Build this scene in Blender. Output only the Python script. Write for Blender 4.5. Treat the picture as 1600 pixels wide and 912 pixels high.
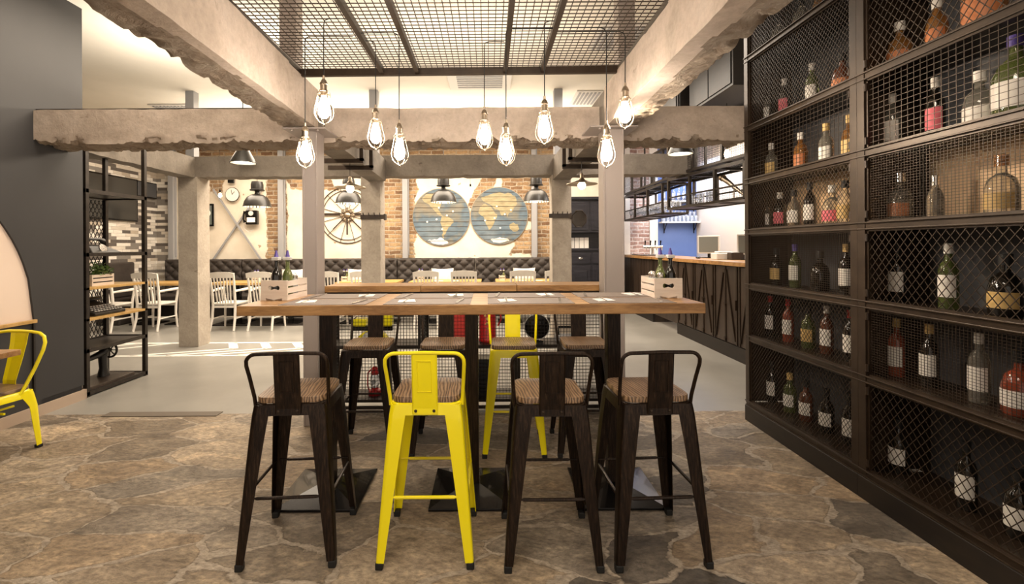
import bpy, bmesh, math, random
from mathutils import Vector, Matrix, noise
for o in list(bpy.data.objects): bpy.data.objects.remove(o, do_unlink=True)
SC = bpy.context.scene
C = SC.collection
random.seed(7)
PI = math.pi
# ------------------------------------------------------------------ camera, world, exposure, large lights
F = 721.0; PX, PY = 763.0, 384.0; CAMZ = 1.39; ROLL = 0.006
cd = bpy.data.cameras.new('camera'); cam = bpy.data.objects.new('camera', cd); C.objects.link(cam)
cd.sensor_fit = 'HORIZONTAL'; cd.sensor_width = 36.0; cd.lens = F/1600*36.0
cd.shift_x = (800-PX)/1600; cd.shift_y = -(456-PY)/1600
cd.clip_start = 0.02; cd.clip_end = 100
cam.matrix_world = Matrix.Translation((0, 0, CAMZ)) @ Matrix.Rotation(ROLL, 4, 'Y') @ Matrix.Rotation(PI/2, 4, 'X')
SC.camera = cam
SC.view_settings.view_transform = 'Standard'; SC.view_settings.look = 'None'
SC.view_settings.exposure = 0.62; SC.view_settings.gamma = 1.0; SC.view_settings.use_curve_mapping = False
W = bpy.data.worlds.new('world'); SC.world = W; W.use_nodes = True
W.node_tree.nodes['Background'].inputs[0].default_value = (1.0, 0.86, 0.72, 1)
W.node_tree.nodes['Background'].inputs[1].default_value = 0.62
def area(name, loc, sx, sy, power, col=(1, .8, .6), rot=(0, 0, 0)):
    l = bpy.data.lights.new(name, 'AREA'); l.shape = 'RECTANGLE'; l.size = sx; l.size_y = sy
    l.energy = power; l.color = col
    o = bpy.data.objects.new(name, l); C.objects.link(o); o.location = loc; o.rotation_euler = rot
    return o
area('fill_light_dining', (-3.0, 7.8, 3.5), 5.0, 1.6, 230, (1, .84, .66))  # fill added over the dining tables, no fixture modelled
area('fill_light_dining_right', (0.6, 7.9, 3.5), 2.6, 1.4, 120, (1, .84, .66))  # second added fill, right half of the dining room
area('fill_light_front', (-0.3, 0.3, 3.5), 1.6, 1.0, 85, (1, .84, .66))  # front fill added above the camera, no lamp body
area('fill_light_aisle', (-2.6, 4.2, 3.5), 1.2, 2.0, 60, (1, .84, .66))  # added fill for the left aisle, without a fixture
area('fill_light_bar', (3.9, 7.2, 3.4), 0.8, 3.6, 130, (1, .9, .8))  # fill added above the bar counter
area('fill_light_walkway', (1.5, 5.6, 3.5), 0.6, 2.4, 45, (1, .88, .75))  # added fill for the walkway beside the bar
UP = (PI, 0, 0)
area('fill_up_lintel', (-.3, 4.7, 2.75), 2.2, .5, 17, (1, .86, .68), UP)  # unseen upward fill, added to brighten the ceiling
area('fill_up_lintel_left', (-2.9, 4.9, 2.75), 1.6, .5, 28, (1, .88, .72), UP)  # same added ceiling fill, left part
area('fill_up_rear_lintel', (-1.5, 7.4, 2.85), 6.0, .4, 60, (1, .88, .70), UP)  # added upward fill for the ceiling behind the rear lintel
area('fill_up_canopy', (-.2, 1.6, 2.75), 1.6, 2.2, 2.5, (1, .86, .70), UP)  # weak upward fill added for the ceiling over the mesh
sp_ = bpy.data.lights.new('fill_spot_cabinet', 'SPOT'); sp_.energy = 75; sp_.color = (1, .80, .58); sp_.spot_size = 1.5; sp_.spot_blend = .6; sp_.shadow_soft_size = .05  # added spot without a fixture, brightens the bottle cabinets
so_ = bpy.data.objects.new('fill_spot_cabinet', sp_); C.objects.link(so_); so_.location = (.82, 3.35, 2.25)
so_.rotation_euler = (Vector((2.3, 2.25, 1.75))-Vector(so_.location)).to_track_quat('-Z', 'Y').to_euler()
area('fill_light_bar_blue', (4.1, 9.6, 3.2), 0.8, 0.6, 26, (.55, .7, 1))  # added blue fill above the far bar, no fixture

# ------------------------------------------------------------------ helpers
def P(px, py, Y):
    "world point seen at photo pixel (px, py) on the plane at depth Y"
    u, v = px-PX, PY-py
    c, s = math.cos(ROLL), math.sin(ROLL)
    return Vector(((u*c+v*s)/F*Y, Y, CAMZ+(-u*s+v*c)/F*Y))

class MB:
    def __init__(s): s.v = []; s.f = []; s.M = None
    def add(s, vs, fs):
        n = len(s.v)
        if s.M is not None: vs = [tuple(s.M @ Vector(v)) for v in vs]
        s.v += [tuple(v) for v in vs]; s.f += [tuple(i+n for i in f) for f in fs]
        return s
    def box(s, x0, x1, y0, y1, z0, z1):
        return s.add([(x0,y0,z0),(x1,y0,z0),(x1,y1,z0),(x0,y1,z0),(x0,y0,z1),(x1,y0,z1),(x1,y1,z1),(x0,y1,z1)],
              [(0,3,2,1),(4,5,6,7),(0,1,5,4),(1,2,6,5),(2,3,7,6),(3,0,4,7)])
    def bar(s, p, q, w, t, up=(0,0,1)):
        p = Vector(p); q = Vector(q); d = (q-p).normalized(); up = Vector(up)
        a = d.cross(up)
        if a.length < 1e-4: a = d.cross(Vector((0,1,0)))
        if a.length < 1e-4: a = d.cross(Vector((1,0,0)))
        a.normalize(); b = a.cross(d).normalized(); a = a*w/2; b = b*t/2
        vs = [p-a-b, p+a-b, p+a+b, p-a+b, q-a-b, q+a-b, q+a+b, q-a+b]
        return s.add(vs, [(0,1,2,3),(7,6,5,4),(0,4,5,1),(1,5,6,2),(2,6,7,3),(3,7,4,0)])
    def tube(s, pts, r, n=8, closed=False):
        pts = [Vector(p) for p in pts]; m = len(pts); vs = []; fs = []
        rs = r if isinstance(r, (list, tuple)) else [r]*m
        a = None
        for i, p in enumerate(pts):
            if closed: t = pts[(i+1) % m]-pts[i-1]
            else: t = pts[min(i+1, m-1)]-pts[max(i-1, 0)]
            t.normalize()
            if a is None:
                a = t.orthogonal().normalized()
            else:
                a = (a - t*a.dot(t))
                a = a.normalized() if a.length > 1e-6 else t.orthogonal().normalized()
            b = t.cross(a)
            for k in range(n):
                an = 2*PI*k/n
                vs.append(p+(a*math.cos(an)+b*math.sin(an))*rs[i])
        for i in range(m if closed else m-1):
            j = (i+1) % m
            for k in range(n):
                l = (k+1) % n
                fs.append((i*n+k, i*n+l, j*n+l, j*n+k))
        if not closed:
            fs.append(tuple(range(n))[::-1]); fs.append(tuple((m-1)*n+k for k in range(n)))
        return s.add(vs, fs)
    def lathe(s, prof, c=(0,0,0), n=20, M=None):
        vs = []; fs = []; m = len(prof)
        for r, z in prof:
            for k in range(n):
                an = 2*PI*k/n
                v = Vector((r*math.cos(an), r*math.sin(an), z))
                if M is not None: v = M @ v
                vs.append(v+Vector(c))
        for i in range(m-1):
            for k in range(n):
                l = (k+1) % n
                fs.append((i*n+k, i*n+l, (i+1)*n+l, (i+1)*n+k))
        fs.append(tuple(range(n))[::-1]); fs.append(tuple((m-1)*n+k for k in range(n)))
        return s.add(vs, fs)
    def shell(s, prof, c=(0,0,0), n=24, t=.004):
        "open lathe (a shade): outer profile then inner back"
        inner = [(max(r-t, .0005), z-t*.3) for r, z in prof][::-1]
        pr = prof+inner; vs = []; fs = []; m = len(pr)
        for r, z in pr:
            for k in range(n):
                an = 2*PI*k/n; vs.append(Vector((r*math.cos(an), r*math.sin(an), z))+Vector(c))
        for i in range(m):
            j = (i+1) % m
            for k in range(n):
                l = (k+1) % n; fs.append((i*n+k, i*n+l, j*n+l, j*n+k))
        return s.add(vs, fs)
    def prism(s, poly, y0, y1, ax='y'):
        "poly in the plane across ax, extruded from y0 to y1"
        def mk(a, b, h): return {'y': (a, h, b), 'z': (a, b, h), 'x': (h, a, b)}[ax]
        n = len(poly)
        vs = [mk(a, b, y0) for a, b in poly]+[mk(a, b, y1) for a, b in poly]
        fs = [tuple(range(n)), tuple(range(2*n-1, n-1, -1))]+[(i, i+n, (i+1) % n+n, (i+1) % n) for i in range(n)]
        return s.add(vs, fs)
    def sphere(s, c, r, sx=1, sy=1, sz=1, n=12, m=8):
        pr = [(max(math.sin(PI*i/m), 1e-3)*r, -math.cos(PI*i/m)*r*sz) for i in range(m+1)]
        M = Matrix.Diagonal((sx, sy, 1))
        return s.lathe(pr, c, n, M)
    def build(s, name, m, parent=None, smooth=False, bevel=0, loc=None, rz=0, seg=2):
        me = bpy.data.meshes.new(name); me.from_pydata(s.v, [], s.f); me.update()
        bm = bmesh.new(); bm.from_mesh(me); bmesh.ops.recalc_face_normals(bm, faces=bm.faces); bm.to_mesh(me); bm.free()
        if m is not None: me.materials.append(m)
        if smooth:
            me.polygons.foreach_set('use_smooth', [True]*len(me.polygons))
            try: me.set_sharp_from_angle(angle=math.radians(40))
            except Exception: pass
        o = bpy.data.objects.new(name, me); C.objects.link(o)
        if parent is not None: o.parent = parent
        if loc is not None: o.location = loc
        o.rotation_euler.z = rz
        if bevel:
            b = o.modifiers.new('bevel', 'BEVEL'); b.width = bevel; b.segments = seg; b.limit_method = 'ANGLE'
        return o
def thing(name, label, cat, loc=(0,0,0), rz=0, group=None):
    o = bpy.data.objects.new(name, None); C.objects.link(o); o.empty_display_size = .05
    o.location = loc; o.rotation_euler.z = rz
    return tag(o, label, cat, group)
def tag(o, label=None, cat=None, group=None, kind=None):
    if label: o['label'] = label
    if cat: o['category'] = cat
    if group: o['group'] = group
    if kind: o['kind'] = kind
    return o
def struct(o): o['kind'] = 'structure'; return o
def copy_tree(o, loc, rz=0, label=None, group=None, scale=None):
    kids = {}
    for x in bpy.data.objects:
        if x.parent: kids.setdefault(x.parent, []).append(x)
    def rec(a, parent):
        c = a.copy(); C.objects.link(c); c.parent = parent
        for ch in kids.get(a, []): rec(ch, c)
        return c
    r = rec(o, None); r.location = loc; r.rotation_euler.z = rz
    if label: r['label'] = label
    if group: r['group'] = group
    if scale: r.scale = (scale,)*3
    return r
ORD = ['first', 'second', 'third', 'fourth', 'fifth', 'sixth', 'seventh', 'eighth', 'ninth', 'tenth', 'eleventh', 'twelfth']

# ------------------------------------------------------------------ materials
def newmat(name):
    m = bpy.data.materials.new(name); m.use_nodes = True
    nt = m.node_tree; b = nt.nodes['Principled BSDF']
    return m, nt, b
def rgb(c): return (c[0], c[1], c[2], 1)
def simple(name, col, rough=.5, metal=0, emit=None, es=0, coat=0, trans=0, ior=1.45):
    m, nt, b = newmat(name)
    b.inputs['Base Color'].default_value = rgb(col); b.inputs['Roughness'].default_value = rough
    b.inputs['Metallic'].default_value = metal; b.inputs['Coat Weight'].default_value = coat
    b.inputs['Transmission Weight'].default_value = trans; b.inputs['IOR'].default_value = ior
    if emit: b.inputs['Emission Color'].default_value = rgb(emit); b.inputs['Emission Strength'].default_value = es
    return m
def coords(nt, scale=(1,1,1), rot=(0,0,0), loc=(0,0,0)):
    tc = nt.nodes.new('ShaderNodeTexCoord'); mp = nt.nodes.new('ShaderNodeMapping')
    mp.inputs['Scale'].default_value = scale; mp.inputs['Rotation'].default_value = rot; mp.inputs['Location'].default_value = loc
    nt.links.new(tc.outputs['Object'], mp.inputs[0]); return mp.outputs[0]
def ntex(nt, vec, scale, detail=4, rough=.5, dist=0):
    n = nt.nodes.new('ShaderNodeTexNoise'); n.inputs['Scale'].default_value = scale; n.inputs['Detail'].default_value = detail
    n.inputs['Roughness'].default_value = rough; n.inputs['Distortion'].default_value = dist
    nt.links.new(vec, n.inputs['Vector']); return n
def ramp(nt, fac, stops, interp='LINEAR'):
    r = nt.nodes.new('ShaderNodeValToRGB'); r.color_ramp.interpolation = interp
    e = r.color_ramp.elements
    while len(e) < len(stops): e.new(.5)
    for i, (p, c) in enumerate(stops): e[i].position = p; e[i].color = rgb(c)
    nt.links.new(fac, r.inputs[0]); return r.outputs[0]
def mix(nt, fac, a, b, mode='MIX'):
    n = nt.nodes.new('ShaderNodeMix'); n.data_type = 'RGBA'; n.blend_type = mode
    for s, x in ((0, fac), (6, a), (7, b)):
        if isinstance(x, (int, float)): n.inputs[s].default_value = x
        elif isinstance(x, tuple): n.inputs[s].default_value = rgb(x)
        else: nt.links.new(x, n.inputs[s])
    return n.outputs[2]
def math_(nt, op, a, b=None, c=None, clamp=False):
    n = nt.nodes.new('ShaderNodeMath'); n.operation = op; n.use_clamp = clamp
    for i, x in enumerate((a, b, c)):
        if x is None: continue
        if isinstance(x, (int, float)): n.inputs[i].default_value = x
        else: nt.links.new(x, n.inputs[i])
    return n.outputs[0]
def bump(nt, b, h, strength=.3, dist=.01):
    n = nt.nodes.new('ShaderNodeBump'); n.inputs['Strength'].default_value = strength; n.inputs['Distance'].default_value = dist
    nt.links.new(h, n.inputs['Height']); nt.links.new(n.outputs[0], b.inputs['Normal']); return n
def noisy(name, c1, c2, scale=8, stretch=(1,1,1), rough=.6, metal=0, bs=.2, bd=.005, p=(.35,.65), dist=0, coat=0, detail=5):
    m, nt, b = newmat(name); v = coords(nt, stretch); n = ntex(nt, v, scale, detail, .6, dist)
    nt.links.new(ramp(nt, n.outputs[0], [(p[0], c1), (p[1], c2)]), b.inputs['Base Color'])
    b.inputs['Roughness'].default_value = rough; b.inputs['Metallic'].default_value = metal; b.inputs['Coat Weight'].default_value = coat
    if bs: bump(nt, b, n.outputs[0], bs, bd)
    return m
def wood(name, c1, c2, stretch, scale=6, rough=.45, bs=.15):
    m, nt, b = newmat(name); v = coords(nt, stretch)
    big = ntex(nt, v, scale*.35, 3, .5, .6)
    fine = ntex(nt, v, scale*3, 4, .7, .2)
    f = math_(nt, 'ADD', math_(nt, 'MULTIPLY', big.outputs[0], .6), math_(nt, 'MULTIPLY', fine.outputs[0], .4))
    nt.links.new(ramp(nt, f, [(.38, c1), (.62, c2)]), b.inputs['Base Color'])
    b.inputs['Roughness'].default_value = rough; bump(nt, b, fine.outputs[0], bs, .002); return m

M = {}
# flagstone
def flagstone():
    m, nt, b = newmat('flagstone')
    v = coords(nt, (1.25, 2.1, 1), (0, 0, .42))
    w = ntex(nt, v, .9, 2, .5); w2 = ntex(nt, v, 5, 4, .6)
    def madd(vec, src, k):
        off = nt.nodes.new('ShaderNodeVectorMath'); off.operation = 'MULTIPLY_ADD'
        nt.links.new(src, off.inputs[0]); off.inputs[1].default_value = (k, k, 0); nt.links.new(vec, off.inputs[2]); return off.outputs[0]
    vv = madd(madd(v, w.outputs['Color'], .9), w2.outputs['Color'], .14)
    def vor(feat, sc=1.55):
        n = nt.nodes.new('ShaderNodeTexVoronoi'); n.feature = feat; n.inputs['Scale'].default_value = sc; n.voronoi_dimensions = '2D'
        n.inputs['Randomness'].default_value = 1.0; nt.links.new(vv, n.inputs['Vector']); return n
    cell = vor('F1'); edge = vor('DISTANCE_TO_EDGE')
    sep = nt.nodes.new('ShaderNodeSeparateColor'); nt.links.new(cell.outputs['Color'], sep.inputs[0])
    base = ramp(nt, sep.outputs[0], [(.0, (.105,.095,.084)), (.18, (.20,.165,.125)), (.4, (.29,.235,.172)), (.62, (.36,.30,.23)), (.8, (.22,.195,.165)), (1, (.33,.25,.165))])
    v2 = coords(nt, (1, 1.7, 1), (0, 0, .6))
    n1 = ntex(nt, v2, 3.2, 10, .72, 1.1); n2 = ntex(nt, v2, 26, 8, .75); n5 = ntex(nt, v2, 1.3, 4, .6, .4)
    col = mix(nt, .95, base, ramp(nt, n1.outputs[0], [(.34, (.48,.45,.42)), (.44, (.84,.81,.78)), (.54, (1.08,1.07,1.05)), (.66, (1.75,1.68,1.56))]), 'MULTIPLY')
    col = mix(nt, .85, col, ramp(nt, n2.outputs[0], [(.38, (.52,.50,.48)), (.5, (1,1,1)), (.62, (1.5,1.48,1.45))]), 'MULTIPLY')
    col = mix(nt, .6, col, ramp(nt, n5.outputs[0], [(.35, (.75,.70,.62)), (.65, (1.2,1.18,1.15))]), 'MULTIPLY')
    gw = math_(nt, 'MULTIPLY_ADD', n1.outputs[0], .24, -.092)
    g = math_(nt, 'SUBTRACT', edge.outputs['Distance'], gw)
    gm = math_(nt, 'DIVIDE', g, .014, clamp=True)
    gcol = ramp(nt, n2.outputs[0], [(.38, (.22,.18,.135)), (.62, (.50,.42,.33))])
    crk = ramp(nt, math_(nt, 'ABSOLUTE', math_(nt, 'SUBTRACT', n1.outputs[0], .455)), [(.0, (.42,.38,.34)), (.006, (1,1,1))])
    cmask = ramp(nt, n5.outputs[0], [(.48, (0,0,0)), (.56, (1,1,1))])
    col = mix(nt, math_(nt, 'MULTIPLY', cmask, .8), col, mix(nt, 1.0, col, crk, 'MULTIPLY'))
    rim = ramp(nt, math_(nt, 'DIVIDE', math_(nt, 'ABSOLUTE', math_(nt, 'SUBTRACT', g, .014)), .012, clamp=True), [(0, (.50,.47,.45)), (1, (1,1,1))])
    col = mix(nt, gm, gcol, mix(nt, .55, col, rim, 'MULTIPLY'))
    nt.links.new(col, b.inputs['Base Color'])
    nt.links.new(ramp(nt, n1.outputs[0], [(.3, (.30,)*3), (.7, (.52,)*3)]), b.inputs['Roughness'])
    h = math_(nt, 'ADD', math_(nt, 'MULTIPLY', gm, .5), math_(nt, 'ADD', math_(nt, 'MULTIPLY', n1.outputs[0], 1.6), math_(nt, 'MULTIPLY', n2.outputs[0], .30)))
    bump(nt, b, h, .6, .02)
    return m
M['stone'] = flagstone()
M['screed'] = noisy('polished_screed', (.24,.23,.21), (.31,.30,.275), 1.6, rough=.32, bs=.05, p=(.3,.7))
M['line'] = simple('white_floor_paint', (.80,.78,.72), .5)
M['greywall'] = noisy('dark_grey_wall', (.029,.029,.031), (.035,.034,.036), 1.2, rough=.6, bs=0, p=(.3,.7))
M['skirt'] = simple('pale_skirting', (.46,.36,.28), .5)
M['pink'] = simple('pale_alcove_paint', (.80,.66,.56), .6)
M['ceil'] = noisy('white_ceiling', (.70,.67,.60), (.78,.74,.67), .8, rough=.8, bs=0)
M['cream'] = simple('cream_wall', (.80,.70,.60), .7)
M['white'] = noisy('white_paint', (.74,.70,.64), (.82,.78,.72), 6, rough=.45, bs=0)
M['steelpaint'] = simple('painted_steel', (.36,.31,.28), .45)
M['steelgrey'] = simple('grey_steel', (.30,.30,.31), .45)
M['black'] = noisy('blackened_steel', (.018,.013,.010), (.034,.026,.020), 20, rough=.42, metal=.3, bs=0)
M['wire'] = simple('dark_wire', (.012,.009,.007), .5, .2)
M['wirewarm'] = simple('brown_wire', (.040,.027,.018), .45, .4)
M['frame'] = noisy('brown_steel_frame', (.024,.014,.008), (.040,.025,.015), 9, rough=.4, metal=.35, bs=0)
M['kick'] = noisy('dark_kick_board', (.006,.004,.003), (.014,.009,.006), 6, (1,1,4), rough=.5, bs=0)
M['back'] = simple('slate_back_panel', (.060,.060,.064), .7)
M['tan'] = noisy('lit_tan_back_panel', (.74,.50,.28), (.82,.60,.37), 3, rough=.6, bs=0)  # tan panel colour brightened to carry the compartment's warm lamp light
M['oak'] = wood('oiled_oak', (.22,.105,.034), (.46,.255,.095), (1.2, 9, 9), 5, .32, .12)
M['oakfar'] = wood('yellow_oak', (.42,.25,.07), (.60,.38,.14), (1.2, 9, 9), 5, .35, .1)
def seatwood():
    m, nt, b = newmat('seat_wood'); v = coords(nt, (1, .28, 1), loc=(.3, .1, 0)); wv = nt.nodes.new('ShaderNodeTexWave'); wv.wave_type = 'RINGS'; wv.rings_direction = 'Z'
    wv.inputs['Scale'].default_value = 24; wv.inputs['Distortion'].default_value = 7; wv.inputs['Detail'].default_value = 2; wv.inputs['Detail Scale'].default_value = .8
    nt.links.new(v, wv.inputs['Vector']); n = ntex(nt, coords(nt, (14, 1.2, 4)), 6, 4, .7)
    f = math_(nt, 'ADD', math_(nt, 'MULTIPLY', wv.outputs[1], .32), math_(nt, 'MULTIPLY', n.outputs[0], .68))
    nt.links.new(ramp(nt, f, [(.30, (.05,.026,.013)), (.46, (.15,.088,.045)), (.66, (.31,.20,.115))]), b.inputs['Base Color'])
    b.inputs['Roughness'].default_value = .36; bump(nt, b, f, .2, .002); return m
M['seatwood'] = seatwood()
M['yellow'] = simple('yellow_enamel', (.96,.83,.004), .28, coat=.4)
def darkmetal():
    m, nt, b = newmat('distressed_dark_metal'); v = coords(nt, (26, 26, 1.6)); n = ntex(nt, v, 5, 4, .7, .2)
    nt.links.new(ramp(nt, n.outputs[0], [(.38, (.008,.004,.0025)), (.55, (.024,.013,.007)), (.75, (.070,.042,.025))]), b.inputs['Base Color'])
    b.inputs['Metallic'].default_value = .55; b.inputs['Roughness'].default_value = .38; return m
M['gun'] = darkmetal()
M['rubber'] = simple('black_rubber', (.01,.01,.01), .6)
M['chrome'] = simple('chrome', (.75,.72,.68), .18, 1)
M['brass'] = simple('aged_brass', (.40,.33,.25), .35, 1)
M['castiron'] = simple('black_base_plate', (.012,.011,.011), .22, .6, coat=.3)
M['mat'] = noisy('woven_placemat', (.16,.125,.105), (.22,.175,.15), 300, rough=.6, bs=.1, bd=.001)
M['paper'] = simple('white_paper', (.85,.82,.78), .7)
M['crate'] = noisy('white_washed_wood', (.72,.60,.50), (.82,.72,.62), 5, (1,1,6), rough=.6, bs=.05)
M['bulb'] = simple('lit_bulb', (1,.85,.6), .4, emit=(1,.87,.73), es=90)
M['bulbwarm'] = simple('warm_lit_bulb', (1,.8,.5), .4, emit=(1,.70,.36), es=30)
M['lampwhite'] = simple('white_lamp_lining', (.9,.85,.75), .5)
M['lampblack'] = simple('black_lamp_enamel', (.013,.011,.009), .4, .0, coat=.1)
M['diffuser'] = simple('lamp_glow_disc', (1,.95,.85), .5, emit=(1,.86,.66), es=5)
M['vinyl'] = noisy('brown_tufted_vinyl', (.026,.019,.015), (.040,.031,.026), 5, rough=.68, bs=0)
M['cushion'] = noisy('white_cushion_cloth', (.70,.64,.58), (.80,.74,.68), 12, rough=.9, bs=.2)
M['leafm'] = noisy('green_leaf', (.05,.10,.02), (.16,.24,.06), 14, rough=.5, bs=0)
M['blue'] = noisy('blue_paint', (.10,.17,.42), (.13,.21,.50), 1, rough=.6, bs=0)
M['hutch'] = noisy('ebonised_wood', (.010,.010,.014), (.024,.023,.030), 4, (1,1,5), rough=.28, bs=0)
M['counter'] = wood('dark_stained_panel', (.022,.014,.010), (.050,.034,.024), (8, 8, 1), 4, .38, .1)
M['red'] = simple('red_enamel', (.42,.010,.012), .35, coat=.2)
M['coral'] = simple('coral_red_enamel', (.62,.055,.045), .45)
M['screen'] = simple('grey_screen', (.16,.17,.16), .15)
M['plastic'] = simple('light_plastic', (.62,.60,.57), .4)
M['glassware'] = simple('clear_glass', (.92,.95,1), .04, trans=.75)
M['g_clear'] = simple('bottle_clear', (.88,.84,.72), .04, trans=.9)
M['g_dark'] = simple('bottle_dark', (.010,.008,.006), .07, coat=.6)
M['g_green'] = simple('bottle_green', (.22,.27,.08), .05, trans=.7, coat=.5)
M['g_amber'] = simple('bottle_amber', (.65,.30,.08), .05, trans=.75, coat=.5)
M['g_brown'] = simple('bottle_brown', (.10,.030,.014), .07, coat=.6)
M['g_rose'] = simple('bottle_orange_red', (.30,.06,.03), .08, trans=.2, coat=.5)
M['l_white'] = simple('white_paper_label', (.80,.76,.70), .6)
M['l_pink'] = simple('pink_label', (.75,.16,.20), .6)
M['l_gold'] = simple('gold_label', (.62,.42,.16), .5)
M['l_orange'] = simple('orange_label', (.45,.16,.06), .5)
M['purple'] = simple('violet_pourer', (.10,.07,.30), .4)

def concrete(name, a, b_, c, sc=3.2, warm=0):
    m, nt, b = newmat(name); v = coords(nt)
    n1 = ntex(nt, v, sc, 8, .65, .3); n2 = ntex(nt, v, 28, 6, .7); n3 = ntex(nt, v, 1.1, 3, .5)
    col = ramp(nt, n1.outputs[0], [(.25, a), (.5, b_), (.75, c)])
    col = mix(nt, .5, col, ramp(nt, n2.outputs[0], [(.3, (.72,.70,.68)), (.65, (1.12,1.1,1.08))]), 'MULTIPLY')
    pit = ramp(nt, ntex(nt, v, 9, 4, .6, .8).outputs[0], [(.27, (.42,.36,.30)), (.34, (1,1,1))])
    col = mix(nt, .7, col, pit, 'MULTIPLY')
    nt.links.new(col, b.inputs['Base Color']); b.inputs['Roughness'].default_value = .85
    bump(nt, b, math_(nt, 'ADD', n1.outputs[0], math_(nt, 'MULTIPLY', n2.outputs[0], .35)), .55, .02)
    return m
M['beam'] = concrete('warm_raw_concrete', (.36,.295,.235), (.49,.41,.34), (.58,.50,.43))
def rubble():
    m, nt, b = newmat('broken_concrete'); v = coords(nt, (1.6, .9, 2)); v1 = coords(nt, (1,1,1))
    n1 = ntex(nt, v1, 6, 9, .75, .8); vo = nt.nodes.new('ShaderNodeTexVoronoi'); vo.inputs['Scale'].default_value = 22; nt.links.new(v1, vo.inputs['Vector'])
    n3 = ntex(nt, v, 2.4, 6, .7, 1.5)
    col = ramp(nt, n1.outputs[0], [(.28, (.16,.11,.075)), (.42, (.34,.26,.19)), (.6, (.44,.36,.28)), (.75, (.56,.47,.38))])
    col = mix(nt, .8, col, ramp(nt, n3.outputs[0], [(.33, (.28,.22,.17)), (.40, (1,1,1))]), 'MULTIPLY')
    nt.links.new(col, b.inputs['Base Color']); b.inputs['Roughness'].default_value = .9
    bump(nt, b, math_(nt, 'ADD', math_(nt, 'MULTIPLY', n1.outputs[0], 1.6), math_(nt, 'ADD', math_(nt, 'MULTIPLY', vo.outputs[0], .35), math_(nt, 'MULTIPLY', n3.outputs[0], .8))), 1.0, .04)
    return m
M['rubble'] = rubble()
M['concshade'] = concrete('shaded_raw_concrete', (.13,.112,.092), (.19,.165,.138), (.25,.22,.185))  # darkened copy of the raw concrete, carries the dimmer light on rear beams
M['conc'] = concrete('grey_raw_concrete', (.27,.235,.195), (.38,.335,.28), (.46,.41,.35))

def brickmat(name, zones, plaster=((.66,.58,.47), (.78,.71,.60)), warm=True, allbrick=False):
    m, nt, b = newmat(name); v = coords(nt, (1,1,1), (PI/2, 0, 0))
    wob = ntex(nt, v, 5, 3, .6)
    off = nt.nodes.new('ShaderNodeVectorMath'); off.operation = 'MULTIPLY_ADD'
    nt.links.new(wob.outputs['Color'], off.inputs[0]); off.inputs[1].default_value = (.07,.06,0); nt.links.new(v, off.inputs[2])
    br = nt.nodes.new('ShaderNodeTexBrick'); nt.links.new(off.outputs[0], br.inputs['Vector'])
    c = ((.17,.095,.05), (.42,.29,.16), (.40,.33,.25)) if warm else ((.30,.18,.15), (.50,.38,.34), (.62,.56,.54))
    br.inputs['Color1'].default_value = rgb(c[0]); br.inputs['Color2'].default_value = rgb(c[1]); br.inputs['Mortar'].default_value = rgb(c[2])
    br.inputs['Scale'].default_value = 1; br.inputs['Brick Width'].default_value = .26; br.inputs['Row Height'].default_value = .085
    br.inputs['Mortar Size'].default_value = .014; br.inputs['Mortar Smooth'].default_value = .4
    n2 = ntex(nt, v, 22, 6, .7)
    bc = mix(nt, .8, br.outputs['Color'], ramp(nt, n2.outputs[0], [(.3, (.6,.58,.55)), (.7, (1.35,1.3,1.25))]), 'MULTIPLY')
    n3 = ntex(nt, v, 2.2, 6, .6)
    pc = ramp(nt, n3.outputs[0], [(.3, plaster[0]), (.65, plaster[1])])
    pit = ramp(nt, ntex(nt, v, 5, 3, .6).outputs[0], [(.26, (.35,.22,.12)), (.3, (1,1,1))])
    pc = mix(nt, .8, pc, pit, 'MULTIPLY')
    if allbrick: mask = 1.0
    else:
        tc = nt.nodes.new('ShaderNodeTexCoord'); sp = nt.nodes.new('ShaderNodeSeparateXYZ'); nt.links.new(tc.outputs['Object'], sp.inputs[0])
        n4 = ntex(nt, v, 3.0, 6, .65)
        jit = math_(nt, 'MULTIPLY_ADD', n4.outputs[0], .9, -.45)
        cur = None
        for (x0, x1, z0, z1, sk) in zones:
            xx = math_(nt, 'ADD', sp.outputs[0], math_(nt, 'MULTIPLY', math_(nt, 'SUBTRACT', sp.outputs[2], z0), sk))
            dx = math_(nt, 'SUBTRACT', math_(nt, 'ABSOLUTE', math_(nt, 'SUBTRACT', xx, (x0+x1)/2)), (x1-x0)/2)
            dz = math_(nt, 'SUBTRACT', math_(nt, 'ABSOLUTE', math_(nt, 'SUBTRACT', sp.outputs[2], (z0+z1)/2)), (z1-z0)/2)
            d = math_(nt, 'MAXIMUM', dx, dz)
            cur = d if cur is None else math_(nt, 'MINIMUM', cur, d)
        dd = math_(nt, 'ADD', cur, math_(nt, 'MULTIPLY', jit, .35))
        mask = math_(nt, 'MULTIPLY_ADD', dd, -40, .5, clamp=True)
    nt.links.new(mix(nt, mask, pc, bc), b.inputs['Base Color']); b.inputs['Roughness'].default_value = .85
    h = mix(nt, mask, (1.15,1.15,1.15), mix(nt, .5, br.outputs['Fac'], (0,0,0)))
    inv = math_(nt, 'SUBTRACT', 1.0, br.outputs['Fac'])
    hh = math_(nt, 'ADD', inv, math_(nt, 'MULTIPLY', n2.outputs[0], .5))
    if allbrick: bump(nt, b, hh, .7, .02)
    else:
        hm = math_(nt, 'ADD', math_(nt, 'MULTIPLY', mask, math_(nt, 'SUBTRACT', hh, 1.6)), math_(nt, 'MULTIPLY', n3.outputs[0], .3))
        bump(nt, b, hm, .7, .02)
    return m
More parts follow.
